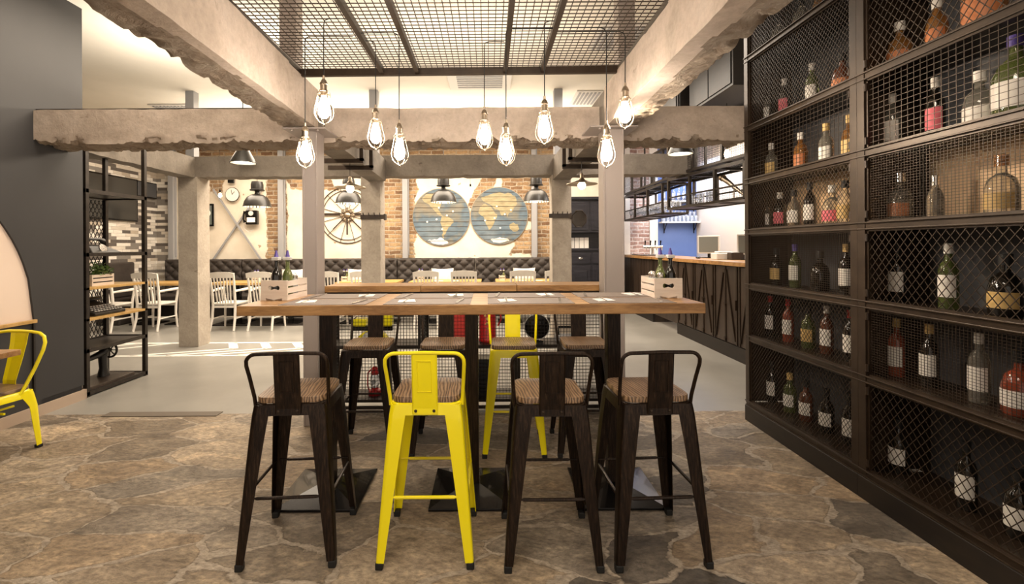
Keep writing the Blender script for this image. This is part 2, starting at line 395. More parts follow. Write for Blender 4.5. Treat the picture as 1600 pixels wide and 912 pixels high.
# zones as (x0, x1, z0, z1, skew) in metres on the back wall
M['backwall'] = brickmat('plaster_over_brick', [
    (-8, 3, 2.9, 4, 0), (-4.72, -4.30, .5, 4, 0), (-4.2, -3.2, 2.6, 4, .6), (-2.3, -1.55, 0, 4, 0), (.45, 1.0, 1.2, 1.75, -.3),
    (.35, 1.55, 1.9, 4, .1), (-5.95, -5.65, 2.55, 2.85, 0), (1.0, 1.35, 0, 4, 0), (-.45, -.1, 2.2, 4, -.5)])
M['barbrick'] = brickmat('pale_bar_brick', [], warm=False, allbrick=True)
def plankmosaic():
    m, nt, b = newmat('reclaimed_plank_mosaic')
    tc = nt.nodes.new('ShaderNodeTexCoord'); sp = nt.nodes.new('ShaderNodeSeparateXYZ'); nt.links.new(tc.outputs['Object'], sp.inputs[0])
    cb = nt.nodes.new('ShaderNodeCombineXYZ')
    nt.links.new(math_(nt, 'ADD', sp.outputs[0], sp.outputs[1]), cb.inputs[0]); nt.links.new(sp.outputs[2], cb.inputs[1])
    br = nt.nodes.new('ShaderNodeTexBrick'); nt.links.new(cb.outputs[0], br.inputs['Vector'])
    br.inputs['Color1'].default_value = (0,0,0,1); br.inputs['Color2'].default_value = (1,1,1,1); br.inputs['Mortar'].default_value = (.3,.3,.3,1)
    br.inputs['Scale'].default_value = 1; br.inputs['Brick Width'].default_value = .34; br.inputs['Row Height'].default_value = .062
    br.inputs['Mortar Size'].default_value = .002; br.offset = .37; br.squash = .6; br.squash_frequency = 3
    n = ntex(nt, coords(nt, (2, 2, 14)), 5, 5, .7)
    r = ramp(nt, br.outputs['Color'], [(0, (.10,.085,.075)), (.2, (.20,.18,.16)), (.34, (.62,.57,.50)), (.55, (.42,.36,.29)), (.68, (.72,.68,.62)), (.9, (.55,.50,.43))], 'CONSTANT')
    nt.links.new(mix(nt, .6, r, ramp(nt, n.outputs[0], [(.3, (.7,.7,.7)), (.7, (1.15,1.15,1.15))]), 'MULTIPLY'), b.inputs['Base Color'])
    b.inputs['Roughness'].default_value = .8
    bump(nt, b, br.outputs['Color'], .5, .01); return m
M['mosaic'] = plankmosaic()
def discmat():
    m, nt, b = newmat('weathered_blue_planks')
    v = coords(nt, (1, 1, 6)); n = ntex(nt, v, 3.5, 6, .65); w = ntex(nt, coords(nt), 1.6, 3, .5)
    sea = ramp(nt, w.outputs[0], [(.35, (.21,.185,.14)), (.45, (.17,.18,.17)), (.51, (.095,.145,.20)), (.68, (.15,.20,.25))])
    col = mix(nt, .8, sea, ramp(nt, n.outputs[0], [(.3, (.6,.57,.52)), (.7, (1.2,1.15,1.05))]), 'MULTIPLY')
    nt.links.new(col, b.inputs['Base Color']); b.inputs['Roughness'].default_value = .7; return m
M['disc'] = discmat()
M['discrim'] = noisy('worn_tan_plank_edge', (.30,.23,.15), (.42,.34,.24), 6, (1,1,6), rough=.8, bs=0)
M['land'] = noisy('faded_ochre_land', (.24,.20,.11), (.38,.33,.20), 5, (1,1,5), rough=.75, bs=0)
M['gap'] = simple('plank_gap', (.05,.035,.025), .9)

# ------------------------------------------------------------------ setting: floors, walls, ceiling
struct(MB().box(-9, 6, -3, 3.86, -.12, 0).build('floor', M['stone']))
struct(MB().box(-9, 6, 3.86, 11, -.12, 0).build('floor', M['screed']))
struct(MB().box(-3.2, -2.25, 3.80, 3.90, 0, .006).build('trim_1', simple('threshold_strip', (.14,.115,.09), .6)))
struct(MB().box(-9, 6, -3, 11, 3.60, 3.75).build('ceiling', M['ceil']))
# painted chevron band
lm = MB()
def quad(a, b_, w):
    a = Vector((a[0], a[1], 0)); b_ = Vector((b_[0], b_[1], 0)); d = (b_-a).normalized(); n = Vector((-d.y, d.x, 0))*w/2
    v = [a-n, a+n, b_+n, b_-n]
    lm.add([(p.x, p.y, .001) for p in v]+[(p.x, p.y, .003) for p in v], [(0,1,2,3),(4,5,6,7),(0,1,5,4),(1,2,6,5),(2,3,7,6),(3,0,4,7)])
quad((-7, 5.93), (-1.5, 5.93), .055); quad((-7, 6.72), (-1.5, 6.72), .06)
for i in range(9):
    x = -3.72+i*.46 if i < 5 else -6.6+(i-5)*.5
    if i < 5:
        quad((x, 6.70), (x+.22, 6.33), .11); quad((x+.22, 6.33), (x-.9, 5.95), .06)
    else: quad((x-.6, 5.95), (x+.5, 6.70), .06)
struct(lm.build('trim_2', M['line']))
# left wall with the pale arched alcove
AY, AZ, AA, AB = 2.80, .80, 1.0, 1.19
arch = [(AY+AA, AZ)]+[(AY+AA*math.cos(t*PI/32), AZ+AB*math.sin(t*PI/32)) for t in range(1, 32)]+[(AY-AA, AZ)]
struct(MB().box(-3.98, -3.76, -3, 4.26, 0, 3.6).box(-3.77, -3.74, 3.86, 4.26, .13, 3.6).build('wall_left', M['greywall']))
m_ = MB()   # face skin around the arch, 3 cm thick, built as strips
NN = 48
def archtop(y): 
    t = 1-((y-AY)/AA)**2
    return AZ+AB*math.sqrt(t) if t > 0 else AZ
ys = [AY-AA+2*AA*i/NN for i in range(NN+1)]
for i in range(NN):
    z0, z1 = archtop(ys[i]), archtop(ys[i+1])
    m_.add([(-3.76,ys[i],z0),(-3.76,ys[i+1],z1),(-3.76,ys[i+1],3.6),(-3.76,ys[i],3.6),(-3.74,ys[i],z0),(-3.74,ys[i+1],z1),(-3.74,ys[i+1],3.6),(-3.74,ys[i],3.6)],
           [(0,1,2,3),(4,5,6,7),(0,1,5,4),(2,3,7,6)])
m_.box(-3.76, -3.74, -3, 1.8, 0, 3.6); m_.box(-3.76, -3.74, 3.8, 3.86, .0, 3.6); m_.box(-3.76, -3.748, 1.8, 3.8, 0, .8)
struct(m_.build('wall_left_face', M['greywall']))
struct(MB().prism(arch, -3.761, -3.757, 'x').build('trim_3', M['pink']))
struct(MB().box(-3.74, -3.725, 3.80, 4.262, 0, .09).box(-3.748, -3.735, 1, 3.80, 0, .09).box(-3.98, -3.725, 4.258, 4.272, 0, .09).build('baseboard_left', M['skirt']))
# dining room walls
struct(MB().box(-7.04, 2.75, 9.85, 10.0, 0, 3.6).build('wall_back', M['backwall']))
struct(MB().box(-7.2, -7.04, 3.9, 10.0, 0, 3.6).build('wall_left_dining', M['mosaic']))
struct(MB().box(-7.04, -6.66, 9.80, 9.85, 0, 3.6).build('wall_back_planks', M['mosaic']))
struct(MB().box(-7.04, -3.98, 3.9, 4.0, 0, 3.6).build('wall_front_dining', M['greywall']))
struct(MB().box(4.65, 4.8, 3.0, 10.4, 0, 3.6).build('wall_right', M['cream']))
struct(MB().box(2.75, 3.17, 10.3, 10.42, 0, 3.6).box(3.60, 3.78, 10.28, 10.42, 0, 3.6).box(2.62, 2.75, 9.85, 10.42, 0, 3.6).build('wall_back_bar', M['white']))
struct(MB().box(3.17, 3.60, 10.30, 10.42, 0, 3.6).build('wall_back_bar_brick', M['barbrick']))
struct(MB().box(3.78, 4.65, 10.30, 10.42, 0, 3.6).build('wall_back_bar_blue', M['blue']))

# ragged concrete beam: a grid box with noise, rougher underneath
def ragged(name, mat_, p0, p1, w, h, amp=.010, under=.03, step=.05, seed=0, kind=True, rugged=0):
    "beam from p0 to p1 (centre line at mid height), width w (horizontal) and height h"
    p0 = Vector(p0); p1 = Vector(p1); d = (p1-p0); L = d.length; d.normalize()
    side = d.cross(Vector((0,0,1))).normalized(); up = Vector((0,0,1))
    n = max(2, int(L/step)); nw = max(2, int(w/step)); nh = max(2, int(h/step))
    ring = [(-w/2+w*i/nw, -h/2) for i in range(nw)]+[(w/2, -h/2+h*i/nh) for i in range(nh)]+[(w/2-w*i/nw, h/2) for i in range(nw)]+[(-w/2, h/2-h*i/nh) for i in range(nh)]
    vs = []; fs = []; R = len(ring)
    for i in range(n+1):
        for (a, b_) in ring:
            p = p0+d*(L*i/n)+side*a+up*b_
            q = p*1.0+Vector((seed*7.3, seed*3.1, 0))
            nv = Vector((noise.noise(q*3), noise.noise(q*3+Vector((9,0,0))), noise.noise(q*3+Vector((0,9,0)))))*amp
            nv += Vector((noise.noise(q*11), noise.noise(q*11+Vector((9,0,0))), noise.noise(q*11+Vector((0,9,0)))))*amp*.6
            low = max(0, min(1, (-h/2+.07-b_)/.07))
            if low > 0 and under > 0:
                e = (a*rugged/w*2) if rugged else 1.0   # which underside edge is broken away
                k = max(.05, min(1, .15+1.0*e)) if rugged else 1.0
                r = .8*noise.noise(q*5)+.8*noise.noise(q*13)+.7*noise.noise(q*27)
                nv += up*max(0, r+.15)*under*low*k
                if abs(a) > w*.35: nv += side*(-1 if a > 0 else 1)*max(0, noise.noise(q*8+Vector((3,3,3)))+.5*noise.noise(q*25)+.1)*under*.45*low*k
            vs.append(p+nv)
    for i in range(n):
        for k in range(R):
            l = (k+1) % R; fs.append((i*R+k, i*R+l, (i+1)*R+l, (i+1)*R+k))
    fs.append(tuple(range(R))); fs.append(tuple(n*R+k for k in range(R))[::-1])
    mb = MB(); mb.add(vs, fs); o = mb.build(name, mat_, smooth=True)
    if kind: struct(o)
    o.data.materials.append(M['rubble'])
    for pl in o.data.polygons:
        outer = (pl.center.x-(p0.x+p1.x)/2)*rugged if rugged else 1
        if pl.normal.z < -.25 and pl.center.z < min(p0.z, p1.z)-h*.2 and under > .02 and outer > -.02+.06*noise.noise(pl.center*3): pl.material_index = 1
        pl.use_smooth = True
    return o
# long beams from the camera side to the concrete columns
ragged('trim_beam_left', M['beam'], (-1.30, -1.2, 2.465), (-1.455, 3.62, 2.465), .25, .31, .005, .030, .02, 1, rugged=-1)
ragged('trim_beam_left_rear', M['concshade'], (-1.455, 3.62, 2.46), (-1.56, 6.5, 2.46), .24, .30, .003, 0, .08, 2)
ragged('trim_beam_right', M['beam'], (1.035, -1.2, 2.465), (1.04, 3.62, 2.465), .25, .31, .005, .030, .02, 3, rugged=1)
ragged('trim_beam_right_rear', M['concshade'], (1.04, 3.62, 2.46), (1.03, 6.5, 2.46), .24, .30, .003, 0, .08, 4)
ragged('trim_lintel', M['beam'], (-3.77, 3.96, 2.39), (2.16, 3.96, 2.39), .32, .28, .006, .045, .022, 5)
ragged('trim_lintel_rear', M['concshade'], (-4.34, 6.60, 2.52), (2.9, 6.60, 2.52), .27, .29, .005, .015, .06, 6)
ragged('trim_beam_far_left', M['concshade'], (-4.25, 3.9, 2.51), (-4.22, 6.6, 2.51), .24, .28, .005, .01, .06, 7)
# rubble crust on the lintel's top edge
struct(MB().box(-3.76, -1.7, 3.82, 4.10, 2.525, 2.545).build('trim_lintel_cap', M['kick']))
# concrete columns
for i, x in enumerate((-4.205, -1.645, 1.03)):
    o = ragged('trim_column_%d' % (i+1), M['conc'], (x, 6.46, 1.19), (x, 6.74, 1.19), .27, 2.38, .004, 0, .07, 10+i)
# painted steel columns with a cap plate
def steelcol(n, x0, x1, y0, y1, z1):
    mb = MB(); mb.box(x0, x1, y0, y1, .0, z1)
    mb.box(x0-.01, x0+.004, y0-.006, y1+.006, 0, z1); mb.box(x1-.004, x1+.01, y0-.006, y1+.006, 0, z1)
    mb.box(x0-.13, x1+.10, y0-.08, y1+.2, z1-.012, z1)
    for a in (-.09, -.03, .06): mb.lathe([(.011, 0), (.011, .012)], ((x0+x1)/2+a*1.3, y0-.045, z1-.024), 6)
    struct(mb.build('trim_post_%d' % n, M['steelpaint'], bevel=.003))
steelcol(1, -1.43, -1.335, 3.58, 3.73, 2.30)
steelcol(2, .905, 1.045, 3.58, 3.73, 2.30)
for n, (x0, x1, y) in enumerate([(-1.60, -1.47, 3.55), (1.01, 1.14, 3.55)]):
    struct(MB().box(x0, x1, y, y+.13, 2.62, 3.6).build('trim_post_%d' % (n+3), M['steelpaint'], bevel=.004))
for n, x in enumerate((-4.20, -1.61, 1.0)):
    struct(MB().box(x-.06, x+.06, 6.5, 6.62, 2.66, 3.6).build('trim_post_%d' % (n+5), M['steelgrey'], bevel=.004))
for n, x in enumerate((-4.37, -1.75, .97, -6.68)):
    struct(MB().box(x-.055, x+.055, 9.70, 9.82, 0, 3.6).box(x+.055, x+.075, 9.76, 9.80, 1.2, 3.6).build('trim_post_%d' % (n+8), M['steelgrey'], bevel=.004))
# X bracing on the back wall
mb = MB(); mb.bar((-5.80, 9.74, 2.62), (-4.78, 9.74, 1.10), .035, .035); mb.bar((-4.80, 9.79, 2.62), (-5.86, 9.79, 1.10), .035, .035)
struct(mb.build('trim_brace', M['steelgrey']))
# dark steel straps round the rear beams
for nm, xc in (('trim_strap_left', -1.50), ('trim_strap_right', 1.04)):
    mb = MB(); s = 1 if xc < 0 else -1
    for y, z in ((4.85, 2.29), (5.25, 2.285)):
        xi = xc+s*.15; xo = xc-s*.32
        mb.box(min(xi, xi+s*.04), max(xi, xi+s*.04), y, y+.04, z, 2.66); mb.box(min(xi+s*.04, xo), max(xi+s*.04, xo), y, y+.04, z-.02, z+.03)
    struct(mb.build(nm, M['steelpaint'] if 0 else M['frame']))

# ------------------------------------------------------------------ wire mesh helpers
def grid_wires(mb, o, ux, uz, W_, H_, cell, r, cellz=None):
    "square wire grid in the plane o + a*ux + b*uz"
    o = Vector(o); ux = Vector(ux); uz = Vector(uz); cz = cellz or cell
    n = max(1, round(W_/cell)); m = max(1, round(H_/cz)); nrm = ux.cross(uz)
    for i in range(n+1): mb.bar(o+ux*(W_*i/n), o+ux*(W_*i/n)+uz*H_, r*2, r*2, nrm)
    for j in range(m+1): mb.bar(o+uz*(H_*j/m)+nrm*r, o+uz*(H_*j/m)+ux*W_+nrm*r, r*2, r*2, nrm)
def diamond_wires(mb, o, ux, uz, W_, H_, cx, cz, r):
    "expanded metal: two families of diagonals clipped to the rectangle"
    o = Vector(o); ux = Vector(ux); uz = Vector(uz); nrm = ux.cross(uz); k = cz/cx
    for s in (1, -1):
        c = -H_/k if s > 0 else 0
        end = W_ if s > 0 else W_+H_/k
        c = math.floor(c/cx)*cx
        while c < end:
            # line x = c + s*z/k
            z0, z1 = 0.0, H_
            if s > 0: z0 = max(z0, -c*k); z1 = min(z1, (W_-c)*k)
            else: z0 = max(z0, (c-W_)*k); z1 = min(z1, c*k)
            if z1-z0 > .002:
                a = o+ux*(c+s*z0/k)+uz*z0; b_ = o+ux*(c+s*z1/k)+uz*z1
                mb.bar(a+nrm*(r*.7*s), b_+nrm*(r*.7*s), r*2, r*1.4, nrm)
            c += cx

# ------------------------------------------------------------------ mesh canopy over the table
t = thing('mesh_canopy', 'dark steel framed wire mesh canopy panel hung between the two concrete beams above the table', 'mesh ceiling', (0, 0, 2.60))
mb = MB()
bars = [(-1.30, -1.30), (-.742, -.742), (-.495, -.495), (.127, .127), (.388, .388), (.93, .93)]
def cx_(x, y): return x-.03*(y/3.3)*(1 if x < -1 else 0)
for x, _ in bars: mb.bar((cx_(x, -1), -1.0, .03), (cx_(x, 3.26), 3.28, .03), .03, .04)
mb.bar((-1.36, 3.28, .025), (.98, 3.25, .025), .03, .05, (0,0,1)); mb.bar((-1.36, 0.5, .025), (.98, .5, .025), .03, .05)
mb.build('frame', M['frame'], t)
mb = MB(); grid_wires(mb, (-1.30, -.4, .045), (1,0,0), (0,1,0), 2.22, 3.66, .040, .0021)
mb.build('wire_mesh', M['wirewarm'], t)

# ------------------------------------------------------------------ caged bulb pendants
BC = [(477,236,2.70,56,553), (506,166,2.49,28,541), (587,207,2.76,60,572), (624,232,2.66,51,566), (757,209,2.78,63,790), (791,232,2.62,47,868), (851,197,2.53,33,868), (948,234,2.61,44,802), (977,174,2.66,51,872)]
NB = ['leftmost and low caged bulb pendant in front of the left steel post', 'highest caged bulb pendant on the left, hung before the left concrete beam',
      'third caged bulb pendant from the left, above the bare lintel', 'fourth caged bulb pendant from the left, lower of the close left pair',
      'fifth caged bulb pendant from the left, the smaller one right of centre', 'sixth caged bulb pendant from the left, low beside the middle of the lintel',
      'seventh caged bulb pendant from the left, alone before the lintel', 'low caged bulb pendant glowing in front of the right steel post',
      'rightmost caged bulb pendant, hung high before the right concrete beam']
for (px, py, Y, ytop, xrun), lab in zip(BC, NB):
    c = P(px, py, Y)
    t = thing('pendant_lamp', lab, 'pendant lamp', c, 0, 'caged bulb pendants over the high table')
    mb = MB(); top = 2.60-c.z+.02; run = (xrun-PX)/F*Y-c.x
    sgn = 1 if run > 0 else -1
    pts = [(0, 0, .155), (0.002, 0, top-.03), (sgn*.008, 0, top-.008), (sgn*.03, 0, top), (run*.5, .006, top+.004), (run, 0, top)]
    mb.tube(pts, .0028, 6); mb.build('cord', M['rubber'], t)
    mb = MB(); mb.lathe([(.006,.165),(.007,.145),(.012,.142),(.02,.125),(.022,.118),(.019,.115),(.019,.088),(.024,.085),(.024,.078),(.017,.075),(.017,.055)], (0,0,0), 14)
    mb.build('lamp_socket', M['brass'], t, smooth=True)
    mb = MB(); mb.lathe([(.013,.06),(.015,.045),(.026,.01),(.031,-.02),(.029,-.045),(.018,-.060),(.004,-.066)], (0,0,0), 16)
    mb.build('bulb', M['bulb'], t, smooth=True)
    mb = MB()
    for k in range(7):
        a = 2*PI*k/7+.2; ca, sa = math.cos(a), math.sin(a)
        mb.tube([(ca*r, sa*r, z) for r, z in [(.030,.075),(.033,.06),(.038,.03),(.048,-.01),(.052,-.035),(.046,-.062),(.028,-.084),(.006,-.094)]], .0016, 5)
    mb.tube([(.031*math.cos(2*PI*k/18), .031*math.sin(2*PI*k/18), .070) for k in range(18)], .0025, 5, True)
    mb.tube([(.034*math.cos(2*PI*k/18), .034*math.sin(2*PI*k/18), .052) for k in range(18)], .0015, 5, True)
    mb.sphere((0,0,-.100), .006); mb.build('wire_cage', M['brass'], t, smooth=True)

# ------------------------------------------------------------------ bar stools
def rrect(h, r, n=4):
    pts = []
    for (cx, cy, a0) in ((h-r, h-r, 0), (-h+r, h-r, PI/2), (-h+r, -h+r, PI), (h-r, -h+r, 3*PI/2)):
        for i in range(n+1):
            a = a0+PI/2*i/n; pts.append((cx+r*math.cos(a), cy+r*math.sin(a)))
    return pts
def loft(mb, rings, cap=True, closed=False):
    n = len(rings[0]); vs = [p for r in rings for p in r]; fs = []
    m = len(rings)
    for i in range(m if closed else m-1):
        j = (i+1) % m
        for k in range(n):
            l = (k+1) % n; fs.append((i*n+k, i*n+l, j*n+l, j*n+k))
    if cap and not closed: fs.append(tuple(range(n))[::-1]); fs.append(tuple((m-1)*n+k for k in range(n)))
    mb.add(vs, fs)
SEAT = .70
def make_stool(label, metal, foot=M['rubber'], group='high bar stools around the table'):
    t = thing('bar_stool', label, 'bar stool', (0,0,0), 0, group)
    mb = MB(); loft(mb, [[(x, y, z) for x, y in rrect(h, r, 5)] for h, r, z in ((.149,.048,SEAT-.001),(.151,.05,SEAT+.001),(.151,.05,SEAT+.0225),(.149,.048,SEAT+.025))])
    mb.build('seat', M['seatwood'], t, smooth=True)
    mb = MB(); R = [(.149,.045,SEAT-.002),(.156,.048,SEAT-.006),(.163,.05,SEAT-.052),(.160,.05,SEAT-.052),(.152,.046,SEAT-.008),(.143,.042,SEAT-.004)]
    loft(mb, [[(x, y, z) for x, y in rrect(h, r, 5)] for h, r, z in R], cap=False, closed=True)
    for s in (1, -1): mb.bar((-.13*s, -.13, SEAT-.055), (.13*s, .13, SEAT-.055), .018, .004)
    mb.build('seat_pan', metal, t, smooth=True)
    for sx in (1, -1):
        for sy in (1, -1):
            mb = MB(); rings = []
            for z, w, cpos in ((SEAT-.008,.088,.157),(SEAT-.052,.076,.163),(.55,.070,.172),(.30,.054,.191),(.10,.041,.206),(.03,.036,.211)):
                c = .55*w*.6; th = .004
                prof = [(-w, 0), (-c, 0), (-c*.35, -c*.1), (-c*.1, -c*.35), (0, -c), (0, -w), (-th, -w), (-th-.001, -c), (-c*.1-th, -c*.35-th), (-c*.35-th, -c*.1-th), (-c, -th), (-w, -th)]
                rings.append([((a+cpos)*sx, (b_+cpos)*sy, z) for a, b_ in prof])
            loft(mb, rings)
            lg = mb.build('leg', metal, t, smooth=True)
            MB().box(*(sorted((sx*.180, sx*.213))+sorted((sy*.180, sy*.213))), 0, .032).build('rubber_foot', foot, lg, bevel=.005)
    for i, (p, q) in enumerate((((-.18,-.185),(.18,-.185)), ((-.18,.185),(.18,.185)), ((-.185,-.18),(-.185,.18)), ((.185,-.18),(.185,.18)))):
        mb = MB(); p = Vector((*p, .30)); q = Vector((*q, .30)); d = (q-p)
        mb.tube([p+d*.02, p+d*.12, p+d*.15, q-d*.15, q-d*.12, q-d*.02], [.004,.004,.0075,.0075,.004,.004], 8)
        mb.build('footrail', metal, t, smooth=True)
    # back hoop
    mb = MB(); pts = []
    for s in (-1, 1):
        arc = [(s*.160, -.115, SEAT-.02), (s*.163, -.120, SEAT+.02), (s*.169, -.150, SEAT+.11), (s*.173, -.176, SEAT+.175)]
        for k in range(1, 7):
            a = PI/2*k/6
            arc.append((s*(.173-.045+.045*math.cos(a)), -.180-.004*k/6, SEAT+.185+.040*math.sin(a)))
        pts += arc if s < 0 else ([(0, -.187, SEAT+.228)]+arc[::-1])
    mb.tube(pts, .0085, 8); mb.build('back_hoop', metal, t, smooth=True)
    mb = MB(); zs = [(SEAT-.045, -.167), (SEAT-.02, -.165), (SEAT+.06, -.172), (SEAT+.14, -.180), (SEAT+.222, -.186)]
    rings = [[(-.056, y, z), (-.050, y-.005, z), (.050, y-.005, z), (.056, y, z), (.056, y+.003, z), (-.056, y+.003, z)] for z, y in zs]
    loft(mb, rings)
    sp = mb.build('back_splat', metal, t)
    mb = MB()
    def yb(z): return -.1665-.020*max(0, (z-SEAT))/.222-.0055
    fr = [(-.030, SEAT+.055), (.030, SEAT+.055), (.030, SEAT+.192), (-.030, SEAT+.192)]
    mb.tube([(x, yb(z), z) for x, z in fr], .0028, 6, True); mb.build('embossed_panel', metal, sp, smooth=True)
    mb = MB()
    for s in (-1, 1): mb.lathe([(.007,0),(.006,.003),(.002,.005)], (s*.040, -.172, SEAT-.030), 10, Matrix.Rotation(PI/2, 3, 'X'))
    mb.build('rivet', M['frame'], sp, smooth=True)
    return t
dark = make_stool('dark metal low-back bar stool nearest on the left, backed by the pale floor', M['gun'])
dark.location = (-.895, 2.195, 0); dark.rotation_euler.z = .06
yel = make_stool('yellow low-back bar stool in the front row, between two dark stools', M['yellow'])
yel.location = (-.282, 2.19, 0)
copy_tree(dark, (.272, 2.165, 0), 0.0, 'dark bar stool with pale swirling wood grain seat, front row right of centre')
copy_tree(dark, (.735, 2.175, 0), .05, 'rightmost dark bar stool of the front row, nearest the bottle cabinet')
copy_tree(dark, (-.835, 3.235, 0), PI, 'dark bar stool behind the table at far left, before the red lantern')
copy_tree(dark, (-.315, 3.235, 0), PI, 'dark bar stool behind the table, second from left, behind the front yellow stool')
copy_tree(yel, (.170, 3.215, 0), PI-.03, 'yellow bar stool on the far side of the table')
copy_tree(dark, (.660, 3.225, 0), PI, 'dark bar stool behind the table at far right beside the right table post')

# ------------------------------------------------------------------ high table
TZ = 1.09
t = thing('high_table', 'long high oak table on three dark steel pedestals in the middle of the room', 'table', (-.09, 2.64, 0))
mb = MB(); mb.box(-1.20, 1.20, -.28, .28, TZ-.052, TZ); mb.build('tabletop', M['oak'], t, bevel=.003)
for x in (-.83, -.008, .797):
    mb = MB(); mb.box(x-.037, x+.037, -.037, .037, .03, TZ-.06); mb.box(x-.2, x+.2, -.2, .2, TZ-.058, TZ-.052)
    p = mb.build('pedestal', M['gun'], t, bevel=.004)
    mb = MB(); mb.add([(x-.225,-.225,0),(x+.225,-.225,0),(x+.225,.225,0),(x-.225,.225,0),(x-.225,-.225,.014),(x+.225,-.225,.014),(x+.225,.225,.014),(x-.225,.225,.014),
                       (x-.045,-.045,.055),(x+.045,-.045,.055),(x+.045,.045,.055),(x-.045,.045,.055)],
                      [(0,3,2,1),(0,1,5,4),(1,2,6,5),(2,3,7,6),(3,0,4,7),(4,5,9,8),(5,6,10,9),(6,7,11,10),(7,4,8,11),(8,9,10,11)])
    mb.build('base_plate', M['castiron'], t, bevel=.002)
# place settings
posx = (-.86, -.32, .22, .745)
def fork(mb):
    mb.bar((0,-.09,.002),(0,.04,.002), .008, .0025); mb.bar((0,.04,.003),(0,.055,.003), .020, .002)
    for k in range(4): mb.bar((-.009+k*.006,.055,.003),(-.009+k*.006,.095,.003), .0025, .002)
def knife(mb):
    mb.bar((0,-.10,.003),(0,.0,.003), .013, .005); mb.prism([(-.006,0),(.009,0),(.009,.075),(.002,.105),(-.006,.10)], .002, .004, 'z')
sets = []
seat_names = ['leftmost', 'second from left', 'third from left', 'rightmost']
for row, (yy, rz) in enumerate(((2.500, 0), (2.785, PI))):
    side = 'near side' if row == 0 else 'far side'
    for i, x in enumerate(posx):
        w = seat_names[i]
        mb = MB(); mb.box(-.225, .225, -.125, .125, 0, .002)
        tag(mb.build('placemat', M['mat'], loc=(x, yy, TZ+.0005), rz=rz), 'grey brown placemat on the %s of the high table, %s' % (side, w), 'placemat', 'placemats on the high table')
        s = 1 if row == 0 else -1
        mb = MB(); mb.prism([(-.045,-.06),(.050,-.05),(.042,.06),(-.040,.05)], 0, .0035, 'z')
        tag(mb.build('napkin', M['paper'], loc=(x-s*.125, yy, TZ+.003), rz=rz+.15), 'white folded napkin under the fork, %s setting on the %s' % (w, side), 'napkin', 'napkins on the placemats')
        mb = MB(); fork(mb)
        tag(mb.build('fork', M['chrome'], loc=(x-s*.125, yy+s*.015, TZ+.0068), rz=rz), 'steel fork on the white napkin, %s setting on the %s' % (w, side), 'fork', 'forks on the napkins')
        mb = MB(); knife(mb)
        tag(mb.build('knife', M['chrome'], loc=(x+s*.165, yy, TZ+.003), rz=rz-.12), 'steel table knife on the placemat, %s setting on the %s' % (w, side), 'knife', 'knives on the placemats')
# condiment crates
def bottle_oil(label, glass, loc, group=None):
    t = thing('oil_bottle', label, 'bottle', loc, 0, group)
    MB().lathe([(.027,0),(.029,.01),(.029,.12),(.022,.145),(.012,.165),(.011,.205),(.014,.208),(.014,.218)], (0,0,0), 16).build('glass_body', glass, t, smooth=True)
    mb = MB(); mb.box(-.020,.020,-.020,.020,.213,.232); mb.build('collar', M['plastic'], t, bevel=.003)
    MB().lathe([(.014,.23),(.010,.245),(.005,.27)], (0,0,0), 10).build('pourer', M['purple'], t, smooth=True)
    return t
def crate(label, loc, rz, wx=.155, dy=.25, h=.112, slat='x+'):
    t = thing('condiment_crate', label, 'crate', loc, rz)
    for s in (-1, 1):   # solid end boards with a bone shaped hand hole
        yy0 = -dy/2 if s < 0 else dy/2-.01
        mb = MB(); hw, hz, r = .028, h*.62, .010
        hole = []
        n = 10
        for k in range(n+1): a = -PI/2+PI*k/n; hole.append((hw*.75+r*1.2*math.cos(a), hz+r*1.3*math.sin(a)))
        hole.append((0, hz+r*.6))
        for k in range(n+1): a = PI/2+PI*k/n; hole.append((-hw*.75+r*1.2*math.cos(a), hz+r*1.3*math.sin(a)))
        hole.append((0, hz-r*.6))
        hole = hole[::-1]
        outer = []
        for (a, b_) in hole:
            # project each hole point radially to the board's rectangle
            dx, dz = a, b_-hz
            k1 = (wx/2)/abs(dx) if abs(dx) > 1e-6 else 1e9
            k2 = ((h-hz) if dz > 0 else hz)/abs(dz) if abs(dz) > 1e-6 else 1e9
            k = min(k1, k2); outer.append((dx*k, hz+dz*k))
        vs = []; fs = []; m = len(hole)
        for y in (yy0, yy0+.01):
            vs += [(a, y, b_) for a, b_ in hole]+[(a, y, b_) for a, b_ in outer]
        for i in range(m):
            j = (i+1) % m
            fs += [(i, j, m+j, m+i), (2*m+j, 2*m+i, 3*m+i, 3*m+j), (i, 2*m+i, 2*m+j, j), (m+j, 3*m+j, 3*m+i, m+i)]
        # corner fillers
        mb.add(vs, fs)
        for sx in (-1, 1):
            for z0 in (0, h-.03): mb.box(min(sx*wx/2, sx*(wx/2-.03)), max(sx*wx/2, sx*(wx/2-.03)), yy0+.0002, yy0+.0098, z0, z0+.03)
        mb.build('end_board', M['crate'], t)
    for s in (-1, 1):
        mb = MB(); x0 = s*wx/2
        for z in (.0, .038, .078): mb.box(min(x0, x0-s*.007), max(x0, x0-s*.007), -dy/2+.0095, dy/2-.0095, z, z+.030)
        mb.build('side_slats', M['crate'], t)
    MB().box(-wx/2+.008, wx/2-.008, -dy/2+.01, dy/2-.01, .002, .010).build('bottom_board', M['crate'], t)
    return t
crate('white slatted crate of oil bottles at the left end of the high table', (-1.205, 2.73, TZ), -.06)
bottle_oil('dark vinegar bottle in the left condiment crate', M['g_dark'], (-1.225, 2.665, TZ+.011))
bottle_oil('green olive oil bottle in the left condiment crate', M['g_green'], (-1.175, 2.70, TZ+.011))
crate('white slatted crate with bone shaped hand hole at the right end of the high table', (1.015, 2.72, TZ), -.02)
bottle_oil('green olive oil bottle in the right condiment crate', M['g_green'], (1.005, 2.70, TZ+.011))
